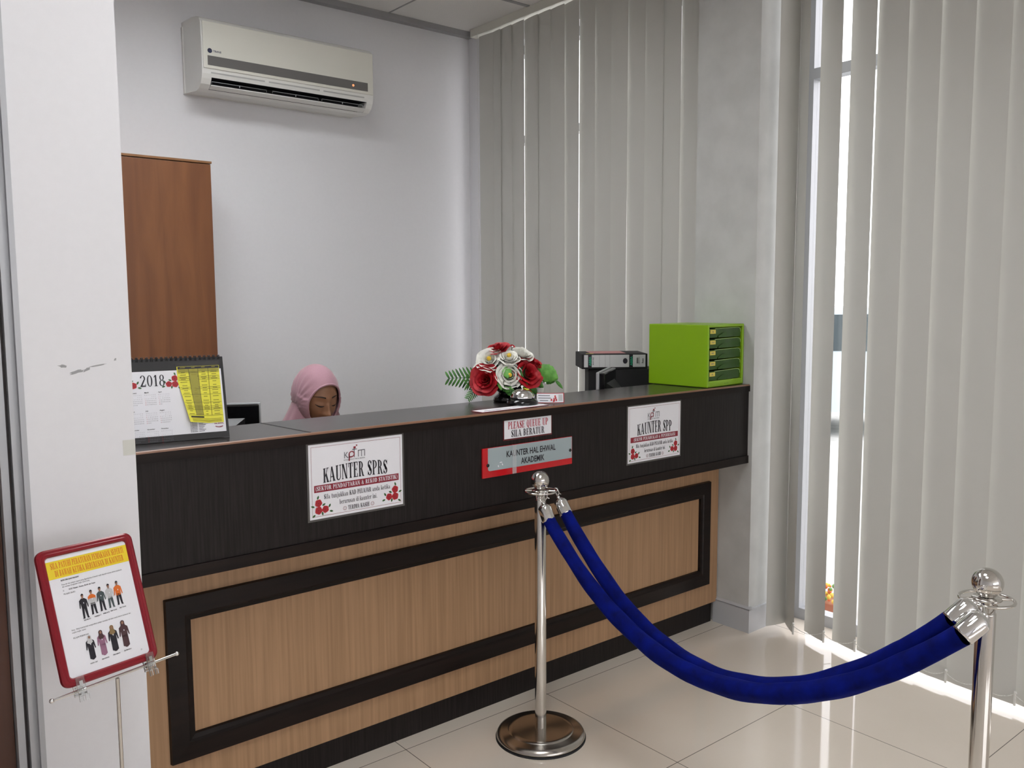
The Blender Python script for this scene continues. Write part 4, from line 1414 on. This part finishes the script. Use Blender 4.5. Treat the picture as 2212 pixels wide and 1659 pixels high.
def stanchion():
    t = thing('stanchion', 'steel queue stanchion standing before the counter', 'stanchion', (SB[0], SB[1], 0), group='queue stanchions')
    part('base', MB().lathe([(.0001, .034), (.090, .031), (.1035, .030), (.106, .0275), (.1075, .0265), (.130, .024), (.140, .019), (.1445, .011), (.1445, .006), (.0001, .006)], (0, 0, 0), 72), BRUSHED, t)
    part('rubber_rim', MB().lathe([(.143, .0058), (.147, .004), (.147, 0), (.10, 0)], (0, 0, 0), 72), BLACKM, t)
    po = part('pole', MB().lathe([(.0185, .0335), (.0185, .785), (.0180, .787), (.0165, .788), (.0165, .812), (.0001, .812)], (0, 0, 0), 40), STEEL, t)
    rg = MB()
    rg.tube([(.050 * cos(a), .050 * sin(a), .814) for a in [2 * pi * i / 48 for i in range(48)]], .0032, 10, closed=True)
    rg.lathe([(.0001, .8195), (.026, .8185), (.0285, .8155), (.026, .8125), (.0001, .8122)], (0, 0, 0), 32)
    for k in range(4):
        a = pi / 4 + k * pi / 2
        rg.tube([(.024 * cos(a), .024 * sin(a), .815), (.049 * cos(a), .049 * sin(a), .814)], .003, 8)
    part('rope_ring', rg, STEEL, t)
    part('ball_finial', MB().lathe([(.0001, .8198), (.013, .8200), (.0165, .8225)] + [(.0295 * cos(a), .8485 + .0295 * sin(a)) for a in [-0.98 + (pi / 2 + .98) * i / 18 for i in range(18)]] + [(.0001, .878)], (0, 0, 0), 40), STEEL, t)
    return t


s1 = stanchion()
s2 = copy_tree(s1)
s2.location = (SF[0], SF[1], 0)
s1['label'] = 'steel queue stanchion in front of the counter, full height in view'
s2['label'] = 'steel queue stanchion at the right, cut off by the picture edge'


def rope(label, P0, P1, sag, ring0, ring1, seed):
    P0, P1, r0, r1 = Vector(P0), Vector(P1), Vector(ring0), Vector(ring1)
    t = thing('barrier_rope', label, 'rope', (P0 + P1) / 2 - Vector((0, 0, sag)), group='blue velvet queue ropes')
    n = 70
    rr = random.Random(seed)
    ph1, ph2 = rr.uniform(0, 6), rr.uniform(0, 6)
    pts = []
    for i in range(n + 1):
        q = i / n
        p = P0.lerp(P1, q)
        p.z -= sag * 4 * q * (1 - q)
        pts.append(p)
    mb = MB()
    k = 20
    vs, up = [], Vector((0, 0, 1))
    for i, p in enumerate(pts):
        tg = (pts[min(i + 1, n)] - pts[max(i - 1, 0)]).normalized()
        s = tg.cross(up); s.normalize()
        u2 = s.cross(tg)
        q = i / n
        base = .0195 + .0035 * sin(pi * q)
        for j in range(k):
            a = 2 * pi * j / k
            f = .0016 * sin(3 * a + 9 * q + ph1) * (1 if abs(q - .5) < .42 else .3) + .0009 * sin(5 * a - 23 * q + ph2) + .0007 * sin(60 * q + 2 * a)
            vs.append(p + s * ((base + f) * cos(a)) + u2 * ((base * 1.06 + f) * sin(a)))
    fs = [(i * k + j, i * k + (j + 1) % k, (i + 1) * k + (j + 1) % k, (i + 1) * k + j) for i in range(n) for j in range(k)]
    mb.add(vs, fs, 0, True)
    part('velvet_cord', mb, VELVET, t, True)
    for P, Q, ring in ((pts[0], pts[2], r0), (pts[-1], pts[-3], r1)):
        d = (P - Q).normalized()
        L = (ring - P).length
        # the metal end cap leans from the rope direction towards the ring
        dc = (d * .55 + (ring - P).normalized() * .45).normalized()
        cap = MB().lathe([(.0001, -.004), (.021, -.004), (.0215, .0), (.0215, .036), (.0195, .043), (.013, .049), (.007, .052), (.0001, .052)], P, 28, axis=dc)
        e = P + dc * .052
        cp = part('end_cap', cap, CHROME, t, True)
        hk = MB()
        m = ring - e
        side = m.cross(Vector((0, 0, 1))); side.normalize()
        hk.lathe([(.0001, -.002), (.0055, -.002), (.0055, .006), (.004, .009), (.0001, .009)], e, 14, axis=m.normalized())
        kn = e + m.normalized() * .006
        top = ring + Vector((0, 0, .004)) + m.normalized() * .006
        mid = (kn + top) / 2
        loop = [kn, mid + side * .007 + Vector((0, 0, .002)), top + side * .003, top - side * .005, mid - side * .0075, kn + m.normalized() * .003]
        hk.tube(loop, .0023, 8)
        hk.tube([mid - side * .006, mid - side * .015 - Vector((0, 0, .004))], .0018, 6)
        part('snap_hook', hk, CHROME, cp, True)
    return t


def ring_pt(c, ang):
    return (c[0] + .050 * cos(radians(ang)), c[1] + .050 * sin(radians(ang)), .814)


rope('blue velvet rope hanging nearer the viewer, lower of the two', (1.765, 1.973, .730), (1.628, .664, .795), .300, ring_pt(SB, -112), ring_pt(SF, 185), 3)
rope('blue velvet rope hanging nearer the counter, upper of the two', (1.828, 1.962, .744), (1.680, .706, .797), .318, ring_pt(SB, -38), ring_pt(SF, 155), 8)

# ================================================================== POSTER STAND
PR = Matrix(((0.97098939, -0.2267386, -0.07595529), (0.23904505, 0.91231749, 0.33246693), (-0.00608774, -0.3409786, 0.94005135)))
PC = Vector((.433, 1.886, .788))
pf = thing('poster_frame', 'dark red snap frame holding a dress code poster on a thin stand', 'frame', PC, rot=PR.to_euler())
hw, hh = .1006, .138
mb = MB()


def rr_outline(hw, hh, r, n=7):
    o = []
    for (sx, sz, a0) in ((1, 1, 0), (-1, 1, 90), (-1, -1, 180), (1, -1, 270)):
        for i in range(n):
            a = radians(a0 + 90 * i / (n - 1))
            o.append((sx * (hw - r) + r * cos(a), sz * (hh - r) + r * sin(a)))
    return o


secs = [(0.0, .006, .012), (0.0, -.003, .012), (.0035, -.0062, .0115), (.0080, -.0055, .010), (.0095, -.0068, .009), (.0135, -.0065, .008), (.0160, -.003, .007), (.0160, .0, .007)]
rings = [[(x, y_, z) for x, z in rr_outline(hw - ins, hh - ins, max(.0165 - ins * .55, .006))] for ins, y_, _ in secs]
n = len(rings[0])
for a, b in zip(rings, rings[1:]):
    mb.add(a + b, [(i, n + i, n + (i + 1) % n, (i + 1) % n) for i in range(n)])
mb.add(rings[0], [list(range(n))])
part('red_frame', mb, FRAMER, pf)
iw, ih = hw - .0162, hh - .0162
mb = MB()
o = rr_outline(iw, ih, .006)
mb.add([(x, -.0012, z) for x, z in o], [list(range(len(o)))[::-1]], 0)
p = Print(mb, 0, 0, -.0013)
U = iw / 84.0          # paper 168 wide, about 243 high in these units
V = ih / 121.5
b0 = [(x, z) for x, z in rr_outline(iw, ih, .006) if z > 0]
p.rect(-84 * U, 77 * V, 84 * U, 113 * V, 1)
p.text('SILA PATUHI PERATURAN PEMAKAIAN SEPERTI', -76 * U, 76 * U, 97 * V, 12.5 * V, 2)
p.text('DI BAWAH KETIKA BERURUSAN DI KAUNTER', -70 * U, 73 * U, 81 * V, 12.5 * V, 2)


def sm(txt, x0, z, h=3.0, bold=.02, mi=3, x1=None):
    wd_ = sans(txt, bold=bold)[1]
    p.text(txt, x0 * U, (x1 * U if x1 else x0 * U + wd_ * h * U * .78), z * V, h * V, mi, fn=sans, bold=bold)


sm('RUPA DIRI DAN PAKAIAN', -62, 70, 3.0, .03, x1=-26)
sm('Rupa diri dan pakaian seperti yang digambarkan di bawah wajib dipatuhi semasa aktiviti akademik', -62, 61.5, 3.0, .0, x1=64)
sm('dan semasa menghadiri majlis rasmi kolej.', -62, 57, 3.0, .0, x1=-6)
sm('a)', -62, 49.5, 3.0, .0)
sm('KOD Pakaian : Kemas, Bersih dan Sopan', -50, 49.5, 3.0, .02, x1=4)
sm('PELAJAR LELAKI', -62, 42, 3.0, .0, x1=-39)


def figure(cx, zb, h, kind):
    """printed standing figure: head, shirt, trousers or long dress."""
    hd, top, bot = kind[0], kind[1], kind[2]
    w2 = .135 * h

    def Pq(pts, mi, lay=2):
        p.polys([[((cx + a * h) * U, (zb + b * h) * V) for a, b in pts]], mi, lay)
    if kind[3] == 'm':
        Pq([(-.10, .47), (-.115, .05), (-.135, .0), (-.045, .0), (-.01, .40), (.05, .0), (.14, .0), (.11, .05), (.10, .47)], bot)
        Pq([(-.10, .40), (.10, .40), (.115, .62), (.15, .42), (.185, .44), (.155, .74), (.06, .82), (-.06, .82), (-.155, .74), (-.185, .44), (-.15, .42), (-.115, .62)], top)
        if kind[4] is not None:
            Pq([(-.11, .66), (.11, .66), (.155, .62), (.16, .74), (.06, .82), (-.06, .82), (-.16, .74), (-.155, .62)], kind[4], 3)
        Pq([(-.025, .80), (.025, .80), (.025, .86), (-.025, .86)], 5, 3)
        p.polys([[((cx + .052 * h * cos(a)) * U, (zb + (.915 + .075 * sin(a)) * h) * V) for a in [2 * pi * i / 16 for i in range(16)]]], 5, 3)
        p.polys([[((cx + .056 * h * cos(a)) * U, (zb + (.935 + .07 * sin(a)) * h) * V) for a in [pi * i / 10 for i in range(11)]]], hd, 4)
    else:
        Pq([(-.11, .45), (-.12, .06), (-.06, .03), (-.03, .0), (.03, .0), (.07, .03), (.12, .06), (.115, .45)], bot)
        Pq([(-.115, .38), (.115, .38), (.12, .60), (.16, .42), (.195, .44), (.165, .74), (.07, .82), (-.07, .82), (-.165, .74), (-.195, .44), (-.16, .42), (-.12, .60)], top)
        Pq([(-.12, .70), (0, .62), (.12, .70), (.075, .84), (.075, .95), (.03, .995), (-.03, .995), (-.075, .95), (-.075, .84)], hd, 3)
        p.polys([[((cx + .042 * h * cos(a)) * U, (zb + (.905 + .055 * sin(a)) * h) * V) for a in [2 * pi * i / 14 for i in range(14)]]], 5, 4)
    Pq([(-.015, .60), (.015, .60), (.015, .65), (-.015, .65)], 0, 5)


#           head  top  legs  sex  yoke
men = [(3, 3, 3, 'm', None), (3, 6, 3, 'm', 2), (3, 7, 3, 'm', None), (3, 6, 7, 'm', None), (3, 2, 3, 'm', None)]
for k, kd in enumerate(men):
    figure(-28 + k * 18.5, -13 - (2 if k == 0 else 0) + k * 1.4, 50, kd)
for k, (a, b) in enumerate((('BAJU MELAYU', -34), ('KEMEJA T', -12), ('KEMEJA BATIK', 6), ('KEMEJA TALI LEHER', 22), ('BAJU T KOLAR', 42))):
    sm(a, b, -19 + k * 1.0, 2.2, .03, x1=b + 14)
sm('Nota : Pihak kolej berhak mengarahkan pelajar memakai tali leher untuk aktiviti akademik dan', -62, -32, 3.0, .0, x1=62)
sm('majlis-majlis rasmi.', -62, -37, 3.0, .0, x1=-34)
sm('PELAJAR PEREMPUAN', -62, -48, 3.0, .0, x1=-31)
wom = [(6, 3, 3, 'f', None), (9, 8, 8, 'f', None), (10, 3, 3, 'f', None), (9, 9, 9, 'f', None)]
for k, kd in enumerate(wom):
    figure(-32 + k * 24, -99 + k * 1.0, 50 + k * 2.0, kd)
for k, (a, b) in enumerate((('KURUNG / SKIRT', -40), ('BAJU KURUNG', -16), ('BAJU KEBAYA', 8), ('JUBAH', 32))):
    sm(a, b, -106 + k, 2.2, .03, x1=b + 15)
sm('29', 66, -112, 3, 0)
part('poster_sheet', mb, [PAPER, YELLOWB, ORANGEI, INK, INKG, SKINI, mat('pale_grey_print', (.55, .55, .56), .6), SLATE, MAUVEI, BROWNI, OLIVEI], pf)

stn = thing('sign_stand', 'thin steel stand with crossbar and clear clips before the white pier', 'stand', (.451, 1.838, 0))
part('base', MB().lathe([(.0001, .012), (.02, .012), (.10, .008), (.105, .004), (.105, 0), (.0001, 0)], (0, 0, 0), 40), STEEL, stn)
part('pole', MB().tube([(0, 0, .010), (0, 0, .646)], .0038, 14), STEEL, stn)
A_, B_ = Vector((.323, 1.807, .648)), Vector((.583, 1.872, .651))
br_ = MB().tube([A_, B_], .0030, 12)
for q in (A_, B_):
    br_.sphere(q, .0048, 12, 8)
part('crossbar', br_, CHROME, stn, True)
PM = Matrix.Translation(PC) @ PR.to_4x4()
for lx in (-.070, .078):
    cm = MB()
    cm.box(lx - .0085, lx + .0085, -.0115, -.0085, -.160, -.122, bev=.0012)
    cm.box(lx - .0085, lx + .0085, .0075, .0105, -.160, -.128, bev=.0012)
    cm.box(lx - .0085, lx - .0030, -.0084, .0074, -.157, -.1535)
    cm.box(lx + .0030, lx + .0085, -.0084, .0074, -.157, -.1535)
    cm.lathe([(.0055, -.008), (.0055, .008)], (lx, 0, -.1465), 12, axis=(1, 0, 0))
    cm.box(lx - .010, lx - .002, -.014, -.0116, -.170, -.158, bev=.001)
    cm.box(lx + .002, lx + .010, -.014, -.0116, -.170, -.158, bev=.001)
    cm.v = [PM @ q for q in cm.v]
    c_ = part('clear_clip', cm, ACRYL, stn, True)
    sc = MB().box(lx - .0035, lx + .0035, -.0122, -.0116, -.140, -.130)
    sc.v = [PM @ q for q in sc.v]
    part('clip_spring', sc, CHROME, c_, True)

# ================================================================== PERSON AT THE DESK
HC = Vector((1.522, 3.060, 1.044))      # head centre
HP = radians(17)                         # looking down
HY = radians(4)                          # slight turn


def head_matrix():
    # local: x = her left/right (image right positive), y = forward, z = up  ->  world forward is -Y
    B = Matrix(((1, 0, 0), (0, -1, 0), (0, 0, 1)))
    pit = Matrix.Rotation(HP, 3, 'X')    # applied in world: forward -Y tips down
    yaw = Matrix.Rotation(HY, 3, 'Z')
    return Matrix.Translation(HC) @ (yaw @ pit @ B).to_4x4()


HM = head_matrix()


def g2(s, u, cs, cu, ss, su):
    return exp(-((s - cs) / ss) ** 2 - ((u - cu) / su) ** 2)


def half_w(u):
    a = .072
    if u < 0:
        a *= 1 - .36 * min(1, -u / .115) ** 1.7
    return a


def face_disp(s, u):
    d = 0.0
    d += .024 * g2(s, u, 0, -.032, .0125, .0145)           # nose tip
    d += .012 * g2(s, u, 0, -.008, .0085, .024)            # bridge
    for q in (-1, 1):
        d += .010 * g2(s, u, q * .013, -.036, .0085, .0085)    # nostril wings
        d -= .010 * g2(s, u, q * .030, .010, .018, .012)       # sockets
        d += .0085 * g2(s, u, q * .031, .007, .0145, .0095)    # lids
        d += .004 * g2(s, u, q * .030, .032, .022, .008)       # brow
        d += .006 * g2(s, u, q * .040, -.028, .020, .022)      # cheeks
    d += .0085 * g2(s, u, 0, -.0575, .022, .0058) + .0085 * g2(s, u, 0, -.070, .019, .0065)
    d -= .004 * g2(s, u, 0, -.064, .024, .0025)
    d += .010 * g2(s, u, 0, -.095, .020, .018)
    return d


def face_pt(s, u, off=0.0):
    a, c, b = half_w(u), .116, .093
    q = max(1e-4, 1 - (abs(s) / a) ** 2.2 - (u / c) ** 2)
    f = b * q ** .48
    return Vector((s, f + face_disp(s, u) + off, u))


def head_pt(al, be):
    """al: angle from the forward axis 0..pi, be: angle around it."""
    d = Vector((sin(al) * cos(be), cos(al), sin(al) * sin(be)))
    lo, hi = .02, .2
    for _ in range(26):
        m = (lo + hi) / 2
        p = d * m
        v = (abs(p.x) / half_w(p.z)) ** 2.2 + (p.z / .116) ** 2 + (abs(p.y) / (.093 if p.y > 0 else .098)) ** 2.08
        if v < 1:
            lo = m
        else:
            hi = m
    p = d * lo
    if p.y > 0:
        p.y += face_disp(p.x, p.z) * min(1, p.y / .02)
    return p


def voxel_union(mb, size):
    me = mb.mesh('body', [SKIN])
    ob = bpy.data.objects.new('body_source', me)
    COL.objects.link(ob)
    md = ob.modifiers.new('fuse', 'REMESH')
    md.mode = 'VOXEL'
    md.voxel_size = size
    md.use_smooth_shade = True
    sm_ = ob.modifiers.new('smooth', 'SMOOTH')
    sm_.iterations = 2
    sm_.factor = .4
    dg = bpy.context.evaluated_depsgraph_get()
    out = bpy.data.meshes.new_from_object(ob.evaluated_get(dg))
    bpy.data.objects.remove(ob)
    return out


pe = thing('person', 'person in a dusty pink headscarf seated behind the counter, looking down', 'person', (1.56, 3.22, 0))
bm_ = MB()
nA, nB = 56, 72
vs = [HM @ head_pt(.0005, 0)]
for i in range(1, nA):
    for j in range(nB):
        vs.append(HM @ head_pt(pi * i / nA, 2 * pi * j / nB))
vs.append(HM @ head_pt(pi - .0005, 0))
fs = [(0, 1 + (j + 1) % nB, 1 + j) for j in range(nB)]
for i in range(nA - 2):
    for j in range(nB):
        a, b = 1 + i * nB + j, 1 + i * nB + (j + 1) % nB
        fs.append((a, b, b + nB, a + nB))
l = len(vs) - 1
fs += [(l, l - nB + j, l - nB + (j + 1) % nB) for j in range(nB)]
bm_.add(vs, fs)


def limb(pts, r):
    """tapering limb with rounded joints."""
    bm_.tube(pts, r, 16)
    for p, q in zip(pts, r):
        bm_.sphere(p, q, 14, 10)


NB = Vector((1.56, 3.18, .84))
limb([HM @ Vector((0, -.025, -.05)), NB], [.052, .056])
# torso as stacked ellipses
prof = [(.47, .165, .115, 3.25), (.52, .168, .115, 3.255), (.60, .140, .100, 3.255), (.68, .135, .100, 3.24), (.76, .155, .108, 3.215), (.82, .165, .100, 3.195), (.86, .13, .075, 3.185), (.885, .06, .05, 3.18)]
vs, k = [], 28
for (z, a, b, yc) in prof:
    for j in range(k):
        t = 2 * pi * j / k
        vs.append((1.56 + a * cos(t), yc + b * sin(t), z))
fs = [(i * k + j, i * k + (j + 1) % k, (i + 1) * k + (j + 1) % k, (i + 1) * k + j) for i in range(len(prof) - 1) for j in range(k)]
fs += [list(range(k))[::-1], list(range((len(prof) - 1) * k, len(prof) * k))]
bm_.add(vs, fs)
HANDS = []
for s_ in (-1, 1):
    sh = Vector((1.56 + s_ * .165, 3.19, .825))
    el = Vector((1.56 + s_ * .215, 3.02, .775 - .02))
    wr = Vector((1.56 + s_ * .09, 2.835, .765))
    limb([sh, sh.lerp(el, .5), el], [.050, .043, .038])
    limb([el, el.lerp(wr, .5), wr], [.038, .033, .024])
    d = (wr - el).normalized()
    lat = d.cross(Vector((0, 0, 1))).normalized() * s_
    pm = wr + d * .045
    bm_.tube([wr, wr + d * .03, pm + d * .03], [.024, .036, .034], 14, flat=.42)
    for fi, (off, ln) in enumerate(((-.026, .060), (-.009, .070), (.009, .066), (.025, .052))):
        b0 = pm + d * .025 + lat * off
        c1 = b0 + d * ln * .5 + Vector((0, 0, .004))
        c2 = b0 + d * ln * .85 + Vector((0, 0, -.008))
        c3 = b0 + d * ln + Vector((0, 0, -.020))
        limb([b0, c1, c2, c3], [.0098, .0090, .0082, .0072])
    b0 = wr + d * .022 - lat * .030
    limb([b0, b0 + d * .025 - lat * .016, b0 + d * .050 - lat * .018 + Vector((0, 0, -.008))], [.0115, .0100, .0085])
    hip = Vector((1.56 + s_ * .085, 3.24, .50))
    kn = Vector((1.56 + s_ * .10, 2.86 - .02, .53))
    an = Vector((1.56 + s_ * .10, 2.90, .085))
    limb([hip, hip.lerp(kn, .5), kn], [.085, .075, .056])
    limb([kn, kn.lerp(an, .4), an], [.054, .050, .036])
    limb([an + Vector((0, .02, -.05)), an + Vector((0, -.06, -.055)), an + Vector((0, -.13, -.062))], [.034, .032, .022])
bme = voxel_union(bm_, .0038)
inv = ROOTM[pe].inverted()
bme.transform(inv)
bo = bpy.data.objects.new('body', bme)
COL.objects.link(bo)
bo.parent = pe
if not bme.materials:
    bme.materials.append(SKIN)


def on_face(name, poly_fn, nu, nv, m, off=.0012):
    mb = MB().grid(lambda u, v: HM @ (lambda q: face_pt(q[0], q[1], off))(poly_fn(u, v)), nu, nv)
    return part(name, mb, m, pe, True)


for s_ in (-1, 1):
    on_face('eyebrow', lambda u, v, s_=s_: (s_ * (.013 + .040 * u), .0285 + .007 * sin(pi * (.15 + .75 * u)) + (v - .5) * .0055 * (1 - .75 * u)), 12, 3, HAIRD)
    on_face('eyelashes', lambda u, v, s_=s_: (s_ * (.016 + .031 * u), -.0005 - .0040 * sin(pi * u) + .004 * u + (v - .5) * .0042 * (.35 + sin(pi * u))), 12, 3, HAIRD)
    on_face('nostril', lambda u, v, s_=s_: (s_ * (.0045 + .007 * u), -.0475 + (v - .5) * .004), 6, 3, HAIRD, .0010)
on_face('lips', lambda u, v: (.023 * (2 * u - 1), -.0635 + (v - .5) * .022 * (1 - abs(2 * u - 1) ** 1.6) + .001), 14, 8, LIP)

# headscarf: a shell round the head with an oval face opening, falling over the shoulders


def open_ang(be):
    """opening half-angle seen from the head centre, per direction be (0 = image right, pi/2 = up)."""
    c, s = cos(be), sin(be)
    up = .80
    side = .82
    dn = 1.02
    v = up if s > 0 else dn
    return 1 / sqrt((c / side) ** 2 + (s / v) ** 2)


def scarf_pt(al, be):
    d = Vector((sin(al) * cos(be), cos(al), sin(al) * sin(be)))
    p = head_pt(al, be)
    r = p.length
    base = .0095 + .006 * max(0, -d.y) + .004 * max(0, d.z)
    if d.y > 0 and d.z < .2:
        base += .004
    # pleats running from the crown down the side of the head
    side = min(1, max(0, abs(d.x) - .25) / .4)
    base += .0022 * side * sin(22 * atan2(d.y, d.z + .25)) * (1 if d.y < .5 else .3)
    return p + d * base


def scarf(u, v):
    be = 2 * pi * u
    a0 = open_ang(be)
    al = a0 + (pi - .02 - a0) * v
    return HM @ scarf_pt(al, be)


mb = MB().grid(scarf, 96, 40, wrap_u=True)
# rolled hem round the face
mb.tube([HM @ (scarf_pt(open_ang(2 * pi * i / 80), 2 * pi * i / 80) - Vector((0, .001, 0))) for i in range(80)], .0042, 8, closed=True)


def drape(u, v):
    """cloth falling from the jaw over neck and shoulders."""
    a = 2 * pi * u
    c = HM @ Vector((0, -.012, -.035))
    c2 = Vector((1.56, 3.19, .80))
    t = v ** .9
    cx, cy = c.x + (c2.x - c.x) * t, c.y + (c2.y - c.y) * t
    z = c.z + .012 + (.745 - c.z) * v
    rx = .080 + (.232 - .080) * (t ** 1.25) * (1.0)
    ry = .088 + (.150 - .088) * t
    fold = 1 + (.030 * sin(11 * a + 3 * v) + .018 * sin(17 * a - 5 * v)) * min(1, v * 2.2)
    front = max(0, -sin(a))
    z -= .05 * front * v
    if front > .3 and v < .55:
        ry *= 1 - .25 * (front - .3) * (1 - v / .55)
    return (cx + rx * cos(a) * fold, cy + ry * sin(a) * fold, z)


mb.grid(drape, 96, 26, wrap_u=True)
part('headscarf', mb, HIJAB, pe, True)
# tunic
tu = MB()
k = 32
vs = []
prof2 = [(.46, .19, .14, 3.25), (.55, .178, .128, 3.255), (.64, .150, .112, 3.25), (.74, .160, .118, 3.22), (.80, .172, .114, 3.20), (.845, .15, .09, 3.19)]
tu.grid(lambda u, v: (lambda i, f: (1.56 + (prof2[i][1] + (prof2[i + 1][1] - prof2[i][1]) * f) * cos(2 * pi * u), prof2[i][3] + (prof2[i][2] + (prof2[i + 1][2] - prof2[i][2]) * f) * sin(2 * pi * u),
                                    prof2[i][0] + (prof2[i + 1][0] - prof2[i][0]) * f))(min(int(v * 5), 4), v * 5 - min(int(v * 5), 4)), 32, 20, wrap_u=True)
for s_ in (-1, 1):
    sh = Vector((1.56 + s_ * .160, 3.19, .825)); el = Vector((1.56 + s_ * .215, 3.02, .755)); wr = Vector((1.56 + s_ * .10, 2.850, .766))
    tu.tube([sh, sh.lerp(el, .5), el, el.lerp(wr, .5), wr], [.060, .052, .047, .042, .034], 18)
    hip = Vector((1.56 + s_ * .085, 3.24, .50)); kn = Vector((1.56 + s_ * .10, 2.84, .53)); an = Vector((1.56 + s_ * .10, 2.90, .10))
    tu.tube([hip, hip.lerp(kn, .5), kn + Vector((0, .0, 0)), kn.lerp(an, .35), an], [.092, .085, .068, .064, .060], 18)
part('tunic', tu, TUNIC, pe, True)

ch_ = thing('office_chair', 'dark office chair the person in the pink headscarf sits on', 'chair', (1.56, 3.27, 0))
part('seat', MB().box(1.33, 1.79, 3.03, 3.46, .375, .415, bev=.02), FABRICG, ch_, True)
part('backrest', MB().box(1.36, 1.76, 3.44, 3.48, .48, .83, bev=.015), FABRICG, ch_, True)
part('back_bracket', MB().box(1.53, 1.59, 3.465, 3.485, .36, .55), BLACK, ch_, True)
part('gas_column', MB().lathe([(.025, .08), (.025, .374)], (1.56, 3.25, 0), 16), STEEL, ch_, True)
for k in range(5):
    a = 2 * pi * k / 5 + .3
    lg = part('leg', MB().tube([(1.56, 3.25, .085), (1.56 + .26 * cos(a), 3.25 + .26 * sin(a), .062)], .018, 10), BLACK, ch_, True)
    part('castor', MB().lathe([(.0001, -.015), (.027, -.015), (.027, .015), (.0001, .015)], (1.56 + .26 * cos(a), 3.25 + .26 * sin(a), .0275), 16, axis=(sin(a), -cos(a), 0)), BLACK, lg, True)

# ================================================================== OUTSIDE THE WINDOWS
single('red_pot', MB().lathe([(.0001, 0), (.052, 0), (.056, .01), (.060, .05), (.058, .075), (.050, .096), (.036, .112), (.018, .121), (.0001, .124)], (0, 0, 0), 32), REDPOT,
       'red rounded jar on the ground outside the window gap', 'jar', (3.575, 2.165, -.1))
pt = thing('flower_box', 'small box of yellow flowers outside behind the red jar', 'planter', (3.76, 2.20, -.1))
part('trough', MB().box(-.06, .10, -.10, .10, 0, .06, bev=.004), mat('terracotta', (.4, .16, .08), .8), pt)
fm = MB()
r9 = random.Random(2)
for k in range(70):
    fm.sphere((r9.uniform(-.06, .10), r9.uniform(-.10, .10), .062 + r9.uniform(.0, .05)), r9.uniform(.006, .012), 8, 6, r9.choice((0, 0, 1, 2)))
part('blossoms', fm, [mat('yellow_petals', (.75, .55, .05), .6), LEAFL, ORANGEI], pt)['kind'] = 'stuff'
hg = MB()
hg.box(12.5, 13.2, -6, 12, -.10, .42)
single('hedge', hg, HEDGE, 'low clipped green hedge across the road outside', 'hedge', (12.8, 3, 0), world=True)
car = thing('car', 'pale blue parked car seen through the window gap', 'car', (9.4, 5.2, -.1), radians(-60))
sidep = [(-2.1, .28), (-2.1, .75), (-1.75, .85), (-1.15, .92), (-.6, 1.40), (.7, 1.42), (1.35, .95), (2.0, .82), (2.1, .55), (2.08, .28)]
part('car_body', MB().prism(sidep, 'y', -.82, .82), CARP, car)
part('windows', MB().prism([(-1.0, .94), (-.55, 1.33), (.65, 1.35), (1.18, .95)], 'y', -.826, .826), CARG, car)
for x in (-1.3, 1.3):
    for y in (-.74, .74):
        part('wheel', MB().lathe([(.0001, -.09), (.29, -.09), (.31, -.06), (.31, .06), (.29, .09), (.0001, .09)], (x, y, .31), 28, axis=(0, 1, 0)), TYRE, car)
